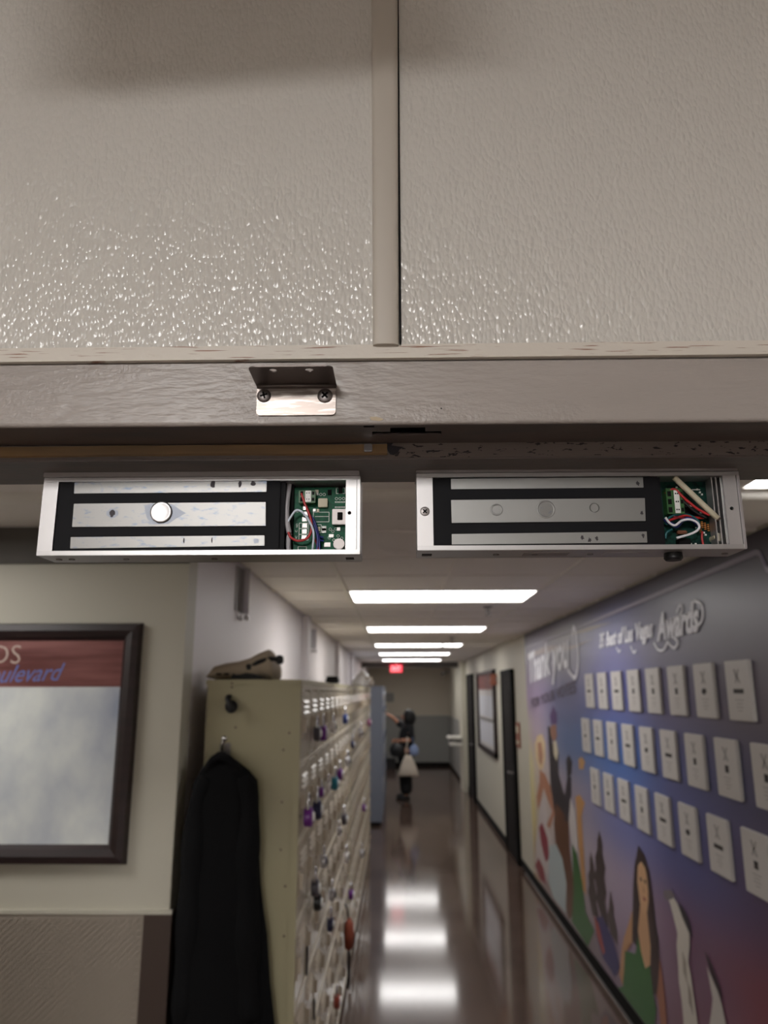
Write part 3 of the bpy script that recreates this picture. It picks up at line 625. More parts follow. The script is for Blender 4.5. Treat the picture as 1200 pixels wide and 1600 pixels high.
# ================================================================== CEILING FITTINGS
def ceiling_lamp(cx, cy, label, sx=1.17, sy=.585, z=ZC, m='lens', group='ceiling light panels'):
    t = thing('ceiling_light', (cx, cy, z), label, 'ceiling light', group)
    a, b = sx/2, sy/2; A, B = a+.018, b+.018
    fr = MB()
    fr.box(cx-A, cy-B, z-.004, cx+A, cy-b, z+.02).box(cx-A, cy+b, z-.004, cx+A, cy+B, z+.02).box(cx-A, cy-b, z-.004, cx-a, cy+b, z+.02).box(cx+a, cy-b, z-.004, cx+A, cy+b, z+.02)
    fr.build('frame', 'lamp_frame', t); bx(cx-a, cy-b, z+.002, cx+a, cy+b, z+.010).build('diffuser', m, t); return t
nth = ['nearest', 'second', 'third', 'fourth', 'fifth', 'sixth and farthest, behind the bulkhead,']
for i, y in enumerate(lamp_rows): ceiling_lamp(.29, y+.31, '%s corridor ceiling light panel counting from the doorway' % nth[i])
ceiling_lamp(1.635, 1.975, 'bright ceiling light panel showing at the right end of the right lock')
ceiling_lamp(-2.15, 1.99, 'ceiling light panel over the lobby, left of the framed board')
ceiling_lamp(-.62, -2.0, 'ceiling light panel in the room in front of the doorway', sx=.585, sy=1.17, z=2.785, m='lens_near')
def sprinkler(x, y, label):
    t = thing('sprinkler', (x, y, ZC), label, 'sprinkler', 'ceiling sprinklers')
    MB().cyl((x, y, ZC+.004), (x, y, ZC-.006), .035, .03, n=20).build('escutcheon', 'steel_dull', t)
    MB().cyl((x, y, ZC-.006), (x, y, ZC-.045), .010).tube([(x-.012, y, ZC-.02), (x-.016, y, ZC-.04), (x, y, ZC-.062)], .003, 6, 3).tube([(x+.012, y, ZC-.02), (x+.016, y, ZC-.04), (x, y, ZC-.062)], .003, 6, 3).build('nozzle', 'steel_dull', t)
    MB().cyl((x, y, ZC-.062), (x, y, ZC-.065), .022, n=16).build('deflector', 'steel_dull', t)
sprinkler(.68, 5.68, 'ceiling sprinkler just beyond the nearest corridor light panel'); sprinkler(.64, 8.95, 'ceiling sprinkler beyond the second corridor light panel')
sprinkler(.60, 10.1, 'ceiling sprinkler in front of the third corridor light panel')
M['exit_red'] = mat('exit_red', (200, 20, 40), .5, emit=(1.0, .06, .10), es=.9); M['exit_white'] = mat('exit_letters', (255, 190, 190), .5, emit=(1, .55, .55), es=1.0)
ex = thing('exit_sign', (-.02, 16.70, ZC), 'lit red exit sign hanging from the corridor ceiling', 'exit sign')
bx(-.155, 16.675, 2.345, .105, 16.725, 2.505).build('sign_box', 'exit_red', ex, bevel=.006); text('EXIT', (-.12, 16.674, 2.372), .19, .10, FR_FRONT, 'exit_white', 'lettering', ex, th=.003)
MB().cyl((-.02, 16.70, 2.505), (-.02, 16.70, ZC+.004), .015).build('stem', 'lamp_frame', ex)
# unseen box added over the door to cast the soft shadow on the left board
caster = thing('door_sign', (-.18, .21, 2.8), 'hanging sign box above the doorway, just out of the photo', 'sign')
MB().prism([(-.33, .18, 2.484), (-.02, .18, 2.508), (-.02, .18, 2.70), (-.33, .18, 2.70)], (0, .06, 0)).build('sign_box', 'lamp_frame', caster, bevel=.006); MB().cyl((-.28, .21, 2.70), (-.28, .21, 2.8), .012).cyl((-.08, .21, 2.70), (-.08, .21, 2.8), .012).build('stem', 'lamp_frame', caster)

# ================================================================== LEFT FRONT WALL: framed board
def wood_print(name, c1, c2, sc):
    return mat(name, c1, .35, vary=(sc, c2, .35, .68))
M['print_red'] = wood_print('red_sunset_print', (104, 52, 48), (150, 96, 92), (2.2, 2, 26))
M['print_pale'] = mat('pale_cloud_print', (236, 240, 236), .28, vary=((3.2, 1, 2.4), (168, 176, 194), .42, .74))  # pale panel colour with soft bluish-grey patches
M['gold_letter'] = mat('pale_lettering', (206, 184, 172), .4); M['blue_letter'] = mat('blue_lettering', (110, 124, 190), .4)
pb = thing('framed_board', (-1.5, YW, 1.785), 'dark wood framed notice board on the left wall, red header over a pale panel', 'notice board')
fx0, fx1, fz0, fz1 = -2.07, -.937, 1.370, 2.197; fw = .066
def fram(x0, z0, x1, z1, w_, y0, dep, name, m, parent):
    prof = [(0, 0), (.1, .9), (.45, 1.0), (.8, .75), (1, .35), (1, 0)]
    def pt(k, q): # k corner
        a, b = q; o = a*w_; X = (x0+o, x1-o, x1-o, x0+o)[k]; Z = (z0+o, z0+o, z1-o, z1-o)[k]; return (X, y0-b*dep, Z)
    for k in range(4):
        MB().loft([[pt(k, q) for q in prof], [pt((k+1) % 4, q) for q in prof]]).build(name, m, parent)
fram(fx0, fz0, fx1, fz1, fw, YW, .035, 'frame_rail', 'frame_wood', pb)
bx(fx0+.05, YW-.012, fz0+.05, fx1-.05, YW, 1.967).build('pale_panel', 'print_pale', pb)
bx(fx0+.05, YW-.013, 1.967, fx1-.05, YW, fz1-.05).build('header_panel', 'print_red', pb)
text('BIDS', (-1.560, YW-.0132, 2.050), .182, .066, FR_FRONT, 'gold_letter', 'lettering', pb, bold=-.012)
text('Boulevard', (-1.530, YW-.0132, 1.978), .320, .062, FR_FRONT, 'blue_letter', 'script_lettering', pb, shear=.45, slope=.012)

# ================================================================== WALL BRACKETS ON LEFT WALL
def wall_bracket(y, z0, z1, label):
    t = thing('wall_bracket', (XL, y, (z0+z1)/2), label, 'bracket')
    bx(XL, y-.10, z0+.03, XL+.006, y+.10, z1).build('backplate', 'steel_dull', t)
    bx(XL+.006, y-.008, z0+.02, XL+.05, y+.008, z1).build('arm', 'chrome', t, bevel=.003)
    for dx in (.012, .042): MB().ball((XL+dx, y-.01, z0), .014, .014, .014).build('knob', 'chrome', t, smooth=True)
wall_bracket(3.72, 2.30, 2.548, 'slim chrome bracket high on the left wall, nearest the doorway'); wall_bracket(6.9, 2.30, 2.50, 'small chrome bracket high on the left wall, far above the lockers')

# ================================================================== LOCKERS
XF = -.363
def door_proto(m, w_, h_):
    root = thing('locker_door', (0, 0, 0), '', '')
    return root
def locker_bank(y0, ncol, pitch, label, door_m, body_m, ztop=1.993, xf=XF, x_back=-.713, tiers=7, th=.272, z_first=1.963, louvers=True):
    y1 = y0+ncol*pitch
    t = thing('locker_bank', ((xf+x_back)/2, (y0+y1)/2, 0), label, 'lockers')
    MB().box(x_back, y0, .06, xf-.02, y1, ztop-.012).build('carcass', body_m, t)
    MB().box(x_back-.006, y0-.006, ztop-.02, xf+.004, y1+.004, ztop).build('top_panel', body_m, t, bevel=.003)
    bx(x_back, y0-.004, .05, xf+.004, y0+.002, ztop-.02).build('end_panel', body_m, t, bevel=.002)
    bx(x_back+.03, y0+.01, 0, xf-.03, y1-.01, .06).build('plinth', 'black', t)
    for k in range(tiers+1):
        z = z_first-k*th
        bx(xf-.02, y0, z-.010, xf+.006, y1, z+.010).build('shelf_rail', 'locker_rail' if body_m == 'locker' else body_m, t, bevel=.003)
    for k in range(ncol+1):
        y = y0+k*pitch; bx(xf-.02, y-.008, .06, xf+.002, y+.008, ztop-.02).build('divider', body_m, t)
    # prototype door in world place of column 0, tier 0, then copies offset
    def at(ob, j, k): ob.location = Vector((0, j*pitch, -k*th))
    a, b = y0+.010, y0+pitch-.010; z1 = z_first-.012; z0 = z_first-th+.012
    d0 = MB().box(xf-.014, a, z0, xf+.002, b, z1).build('door', door_m, t, bevel=.004)
    ym = a+.055
    h = MB().box(xf+.002, ym-.016, z0+.075, xf+.006, ym+.016, z0+.155).box(xf+.006, ym-.008, z0+.095, xf+.018, ym-.003, z0+.145).build('latch_plate', door_m, d0)
    lv = MB()
    for q in range(3): lv.prism([(xf+.002, a+.07, z1-.035-.02*q), (xf+.002, b-.05, z1-.035-.02*q), (xf+.010, b-.05, z1-.045-.02*q), (xf+.010, a+.07, z1-.045-.02*q)], (0, 0, -.003))
    lv.build('louvre', door_m, d0)
    for q in (.115, .165): MB().ball((xf+.003, (a+b)/2, z1-q+.02), .004, .008, .008, 10, 6).build('rivet', 'locker_rail', d0, smooth=True)
    for j in range(ncol):
        for k in range(tiers):
            if j == 0 and k == 0: continue
            c = copy_tree(d0, t); at(c, j, k)
    return t
bankA = locker_bank(2.90, 10, .305, 'near bank of beige box lockers behind the black coat', 'locker_door', 'locker')
bankB = locker_bank(6.02, 14, .305, 'farther bank of pale beige lockers between the near bank and the grey lockers', 'locker_door', 'locker')
bankC = locker_bank(12.0, 11, .305, 'far bank of blue-grey lockers standing beside the person', 'locker_grey', 'locker_grey', ztop=2.03, xf=-.235, x_back=-.60, th=.46, tiers=4, z_first=1.99)
for zz, xx in ((1.98, -.62), (1.965, -.62), (1.80, -.40), (1.56, -.42), (1.82, -.60), (1.40, -.42), (1.28, -.40), (1.12, -.40), (1.74, -.42)):
    MB().cyl((xx, 2.896, zz), (xx, 2.893, zz), .004, n=10).build('end_rivet', 'bracket_dark', bankA)

# hooks and coat on the locker end
YEP = 2.896
hk = thing('black_hook', (-.618, YEP, 1.895), 'black plastic hook stuck high on the beige locker end', 'hook')
MB().cyl((-.618, YEP, 1.895), (-.618, YEP-.012, 1.895), .024, n=18).build('pad', 'rubber', hk, bevel=.003)
MB().tube([(-.625, YEP-.01, 1.93), (-.628, YEP-.03, 1.925), (-.615, YEP-.045, 1.90), (-.612, YEP-.04, 1.875)], .010, 8).build('prong', 'rubber', hk, smooth=True)
hk2 = thing('coat_hook', (-.635, YEP, 1.735), 'pale metal coat hook holding the black coat', 'hook')
bx(-.655, YEP-.004, 1.705, -.615, YEP, 1.765).build('plate', 'steel_dull', hk2, bevel=.002)
MB().tube([(-.635, YEP-.004, 1.75), (-.635, YEP-.05, 1.745), (-.630, YEP-.075, 1.765), (-.622, YEP-.078, 1.785)], .007, 8).build('prong', 'chrome', hk2, smooth=True); MB().ball((-.622, YEP-.078, 1.785), .011, .011, .011).build('tip', 'chrome', hk2, smooth=True)
ct = thing('coat', (-.61, YEP-.05, .45), 'long black coat hanging from the hook on the beige locker end', 'coat')
def cloth_ring(xc, yc, z, wx, wy, n=56, amp=.1, ph=0, fr_=7):
    g = []
    for i in range(n):
        a = 2*math.pi*i/n; k = 1+amp*math.sin(fr_*a+ph+2.2*math.sin(a*2+ph*.3))
        g.append((xc+wx*k*math.cos(a), min(yc+wy*k*math.sin(a), YEP-.002), z))
    return g
levels = [(1.738, -.636, .012, .010), (1.725, -.634, .030, .020), (1.705, -.630, .055, .030), (1.675, -.620, .085, .040), (1.640, -.612, .108, .048), (1.58, -.615, .118, .055), (1.45, -.617, .122, .058), (1.30, -.613, .130, .060), (1.15, -.605, .145, .063), (1.0, -.600, .155, .066), (.85, -.592, .165, .068), (.70, -.588, .172, .070), (.5, -.586, .178, .072)]
MB().loft([cloth_ring(x, YEP-.06, z, a, b, amp=.03+.09*min(1, (1.74-z)/.5), ph=1.1*z*2, fr_=6) for z, x, a, b in levels]).build('body', 'coat', ct, smooth=True)
def sleeve(pts, rad): return MB().tube(pts, rad, 14, 6)
sleeve([(-.68, YEP-.075, 1.655), (-.705, YEP-.08, 1.55), (-.712, YEP-.085, 1.35), (-.714, YEP-.085, 1.15), (-.718, YEP-.085, .95), (-.716, YEP-.085, .86)], lambda t: .030+.012*math.sin(t*3)+.004*math.sin(t*25)).build('sleeve', 'coat2', ct, smooth=True)
sleeve([(-.545, YEP-.08, 1.655), (-.520, YEP-.09, 1.56), (-.520, YEP-.095, 1.38), (-.510, YEP-.1, 1.18), (-.50, YEP-.1, 1.0), (-.49, YEP-.1, .9)], lambda t: .030+.010*math.sin(t*3)+.004*math.sin(t*22)).build('sleeve', 'coat', ct, smooth=True)
MB().tube([(-.685, YEP-.075, 1.672), (-.655, YEP-.088, 1.712), (-.625, YEP-.09, 1.722), (-.595, YEP-.088, 1.708), (-.565, YEP-.075, 1.67)], .016, 10).build('collar', 'coat2', ct, smooth=True)

# canvas bag and small box on the lockers
bg = thing('canvas_bag', (-.58, 3.08, 1.993), 'slumped tan canvas bag with black straps on top of the near lockers', 'bag')
BX = -.018
prof = [(-.715, 2.0, 2.012), (-.69, 1.994, 2.048), (-.65, 1.994, 2.060), (-.60, 1.994, 2.066), (-.555, 1.994, 2.080), (-.52, 1.994, 2.100), (-.492, 1.994, 2.112), (-.476, 1.994, 2.092), (-.462, 1.994, 2.055)]
rg = []
for x, zb_, zt_ in prof:
    g = []
    for i in range(18):
        a = 2*math.pi*i/18; yy = 3.07+.125*math.copysign(abs(math.cos(a))**.6, math.cos(a))*(1+.06*math.sin(9*x*10))
        zz = (zb_+zt_)/2+(zt_-zb_)/2*math.copysign(abs(math.sin(a))**.7, math.sin(a)); g.append((x+BX, yy, zz))
    rg.append(g)
MB().loft(rg).build('body', 'canvas', bg, smooth=True)
MB().prism([(-.64, 2.948, 1.996), (-.50, 2.948, 1.998), (-.545, 2.946, 2.014), (-.60, 2.946, 2.022), (-.63, 2.946, 2.016)], (0, .01, 0)).build('dark_opening', 'rubber', bg)
MB().tube([(-.56, 2.955, 2.045), (-.53, 2.95, 2.060), (-.49, 2.96, 2.072), (-.455, 2.985, 2.068)], .009, 8).build('strap', 'rubber', bg, smooth=True)
MB().box(-.580, 2.940, 2.030, -.560, 2.955, 2.052).build('buckle', 'rubber', bg, bevel=.003); MB().box(-.470, 2.965, 2.052, -.442, 2.990, 2.086).build('buckle', 'rubber', bg, bevel=.005)
for xx in (-.685, -.655): MB().box(xx-.010, 2.9465, 2.010, xx+.010, 2.952, 2.018).build('stitched_tab', 'darkbrown', bg)
bk = thing('black_case', (-.36, 4.3, 1.993), 'small black case lying on the near lockers behind the bag', 'case')
bx(-.395, 4.24, 1.9935, -.325, 4.36, 2.020).build('base', 'rubber', bk, bevel=.005); bx(-.393, 4.242, 2.020, -.327, 4.358, 2.030).build('lid', 'rubber', bk, bevel=.004)
cbg = thing('cream_sack', (-.42, 9.3, 1.993), 'crumpled cream sacks on top of the farther beige lockers', 'sack')
MB().loft([[(-.42+a*k*math.cos(2*math.pi*i/20)*(1+.12*math.sin(5*i)), 9.3+.35*k*math.sin(2*math.pi*i/20)*(1+.1*math.sin(3*i)), 1.995+z) for i in range(20)] for z, k, a in ((0, 1, .12), (.06, 1.05, .13), (.12, .8, .11), (.17, .55, .09), (.20, .2, .05))]).build('body', 'white_paper', cbg, smooth=True)
MB().tube([(-.38, 9.05, 2.09), (-.30, 8.98, 2.10), (-.31, 8.95, 2.02)], .012, 8).build('cord', 'canvas', cbg, smooth=True)

# padlocks
PC = {'purple': (104, 34, 128), 'dark grey': (70, 66, 74), 'white': (222, 218, 216), 'blue': (44, 66, 128), 'navy': (28, 30, 66), 'teal': (34, 122, 142), 'silver': (190, 188, 190), 'black': (16, 16, 18), 'pink': (160, 84, 130), 'red': (150, 58, 40)}
PM = {k: mat('padlock_'+k.replace(' ', '_'), v, .35, .7 if k == 'silver' else 0) for k, v in PC.items()}
def padlock(col, y, z, s, label):
    x = XF+.0165+.011*s
    t = thing('padlock', (x, y, z), label, 'padlock', 'padlocks on the beige lockers')
    rg = [[(x+d, y+q*math.cos(2*math.pi*k/20), z+q*math.sin(2*math.pi*k/20)) for k in range(20)] for d, q in ((-.011*s, .020*s), (-.008*s, .025*s), (.008*s, .025*s), (.012*s, .020*s))]
    shade_auto(MB().loft(rg).build('body', PM[col], t), 40)
    MB().cyl((x+.012*s, y, z), (x+.017*s, y, z), .013*s, .011*s, n=18).build('dial', 'white_pl' if col not in ('white', 'silver') else 'black', t)
    MB().tube([(x, y-.014*s, z+.018*s), (x, y-.014*s, z+.042*s), (x, y, z+.056*s), (x, y+.014*s, z+.042*s), (x, y+.014*s, z+.018*s)], .0042*s, 8).build('shackle', 'chrome', t, smooth=True)
for a in [('purple', 3.48, 1.77, 1.35, 'large purple padlock in the top locker row'), ('dark grey', 3.24, 1.78, 1.2, 'dark grey padlock left of the large purple one in the top locker row'),
          ('white', 4.05, 1.77, 1.1, 'white padlock in the top locker row'), ('blue', 4.94, 1.78, 1.3, 'blue padlock in the top locker row'),
          ('purple', 2.96, 1.50, 1.4, 'purple padlock on the nearest locker of the second row'), ('navy', 3.27, 1.48, 1.5, 'navy padlock beside the nearest purple padlock, second row'),
          ('purple', 3.50, 1.52, .9, 'small purple padlock in the second row, right of the navy one'), ('teal', 4.18, 1.48, 1.4, 'teal padlock in the second locker row'),
          ('white', 3.84, 1.50, 1.0, 'white padlock just left of the teal padlock'), ('purple', 4.52, 1.49, 1.3, 'purple padlock just right of the teal padlock'),
          ('silver', 5.23, 1.50, 1.3, 'silver padlock in the second row, beyond the teal one'), ('dark grey', 4.92, 1.19, 1.4, 'dark grey padlock in the third locker row'),
          ('silver', 4.57, 1.18, 1.0, 'silver padlock left of the dark grey one, third row'), ('silver', 3.64, 1.21, 1.1, 'silver padlock in the third row near the coat end'),
          ('dark grey', 3.26, 1.19, 1.3, 'dark grey padlock nearest the coat in the third row'), ('black', 3.37, 1.11, 1.3, 'black padlock low in the third row near the coat'),
          ('white', 5.19, .92, 1.3, 'white padlock in the fourth row'), ('silver', 4.11, .96, 1.2, 'silver padlock in the fourth row'), ('navy', 4.02, .85, 1.3, 'navy padlock below the fourth-row silver one'),
          ('purple', 5.70, .58, 1.4, 'purple padlock low down at the end of the near bank'), ('red', 4.49, .35, 1.4, 'red padlock low down on the near bank'),
          ('navy', 5.80, 1.57, 1.2, 'navy padlock at the seam between the two beige banks'), ('silver', 7.01, 1.59, 1.5, 'silver padlock on the farther beige bank, second row'),
          ('pink', 9.02, 1.60, 1.6, 'pink padlock near the far end of the farther beige bank'), ('purple', 7.72, .86, 1.5, 'purple padlock on the farther beige bank, fourth row'), ('silver', 7.37, .52, 1.5, 'silver padlock low on the farther beige bank')]:
    padlock(*a)
pch = thing('rust_pouch', (-.33, 5.3, .45), 'rust-brown pouch hanging from a low locker door by a dark cord', 'pouch')
M['rust'] = mat('rust_cloth', (130, 58, 34), .8)
MB().loft([[(-.318+a*math.cos(2*math.pi*i/16), 5.3+b*math.sin(2*math.pi*i/16), z) for i in range(16)] for z, a, b in ((.36, .012, .05), (.38, .03, .09), (.44, .034, .10), (.50, .028, .085), (.53, .012, .05))]).build('pouch_body', 'rust', pch, smooth=True)
MB().tube([(-.318, 5.3, .53), (-.335, 5.3, .60), (-.345, 5.3, .62)], .006, 6).tube([(-.318, 5.3, .36), (-.318, 5.3, .25), (-.318, 5.31, .13)], .010, 6).build('cord', 'rubber', pch, smooth=True)
for i, (y, z) in enumerate(((3.26, .93), (3.58, .63))):
    MB().box(XF+.002, y-.014, z-.05, XF+.008, y+.014, z+.05).build('grip_slot', 'rubber', bankA)

# ================================================================== MURAL AND AWARD PLAQUES
mu = thing('mural', (XR, 5.6, 1.3), 'long printed wall mural with dusk sky, performers and white script on the right wall', 'mural')
YA, YZ = 8.48, YW
gy = [8.48, 8.0, 6.5, 5.0, 4.0, 2.8]; gz = [2.56, 2.42, 2.2, 1.9, 1.55, 1.15, .75, .09]
G = [[(46, 42, 56), (48, 44, 58), (50, 46, 64), (48, 44, 60), (46, 42, 54), (40, 36, 46)],
     [(96, 92, 108), (104, 100, 116), (132, 128, 134), (92, 94, 124), (92, 90, 106), (78, 74, 84)],
     [(112, 106, 126), (118, 112, 128), (124, 122, 136), (98, 98, 142), (92, 88, 108), (82, 76, 88)],
     [(140, 124, 150), (138, 124, 148), (104, 106, 138), (90, 94, 142), (84, 80, 106), (80, 72, 84)],
     [(176, 166, 160), (160, 146, 158), (98, 112, 146), (78, 104, 158), (80, 84, 122), (70, 68, 92)],
     [(196, 188, 144), (176, 164, 156), (144, 138, 152), (110, 114, 156), (82, 84, 124), (76, 58, 78)],
     [(196, 184, 130), (176, 166, 158), (164, 156, 164), (150, 138, 156), (104, 78, 98), (116, 58, 60)],
     [(160, 140, 118), (140, 124, 120), (120, 110, 112), (118, 98, 118), (114, 80, 88), (138, 64, 58)]]
def interp(y, z):
    i = next((k for k in range(5) if gy[k+1] <= y), 4); j = next((k for k in range(7) if gz[k+1] <= z), 6)
    a = min(max((gy[i]-y)/(gy[i]-gy[i+1]), 0), 1); b = min(max((gz[j]-z)/(gz[j]-gz[j+1]), 0), 1)
    a = a*a*(3-2*a); b = b*b*(3-2*b)
    return [((G[j][i][c]*(1-a)+G[j][i+1][c]*a)*(1-b)+(G[j+1][i][c]*(1-a)+G[j+1][i+1][c]*a)*b) for c in range(3)]
ny, nz = 90, 50
me = bpy.data.meshes.new('printed_sheet'); vs = []
for j in range(nz+1):
    for i in range(ny+1): vs.append((-.004, YA+(YZ-YA)*i/ny-5.6, .09+(2.555-.09)*j/nz-1.3))
fs = [(j*(ny+1)+i, j*(ny+1)+i+1, (j+1)*(ny+1)+i+1, (j+1)*(ny+1)+i) for j in range(nz) for i in range(ny)]
me.from_pydata(vs, [], fs)
ca = me.color_attributes.new('print', 'FLOAT_COLOR', 'POINT')
for k, v in enumerate(vs):
    c = interp(v[1]+5.6, v[2]+1.3); ca.data[k].color = (*[x*1.0 for x in lin(c)], 1)
mm = mat('mural_print', (120, 110, 130), .38)
nt = mm.node_tree; at_ = nt.nodes.new('ShaderNodeAttribute'); at_.attribute_name = 'print'
hs = nt.nodes.new('ShaderNodeHueSaturation'); hs.inputs['Value'].default_value = 1.25; hs.inputs['Saturation'].default_value = 1.1
nt.links.new(at_.outputs['Color'], hs.inputs['Color']); nt.links.new(hs.outputs[0], nt.nodes['Principled BSDF'].inputs['Base Color'])
me.materials.append(mm); sh = bpy.data.objects.new('printed_sheet', me); C.objects.link(sh); sh.parent = mu; ORG[sh.name] = ORG[mu.name]
for p in me.polygons: p.use_smooth = True
bx(XR-.0039, YZ, .09, XR-.0005, YA, 2.555).build('backing', 'black', mu)
MUX = XR-.0042
layer = [0]
def art(pts, col, name='printed_figure', label=None):
    layer[0] += 1
    key = 'print_%d_%d_%d' % col
    m = M.get(key) or M.setdefault(key, mat(key, col, .42))
    d = MUX-.00012*layer[0]
    o = flat(pts, [], .00008, lambda a, b, t: (d-t, a, b), name, m, mu)
    if label: o['label'] = label
    return o
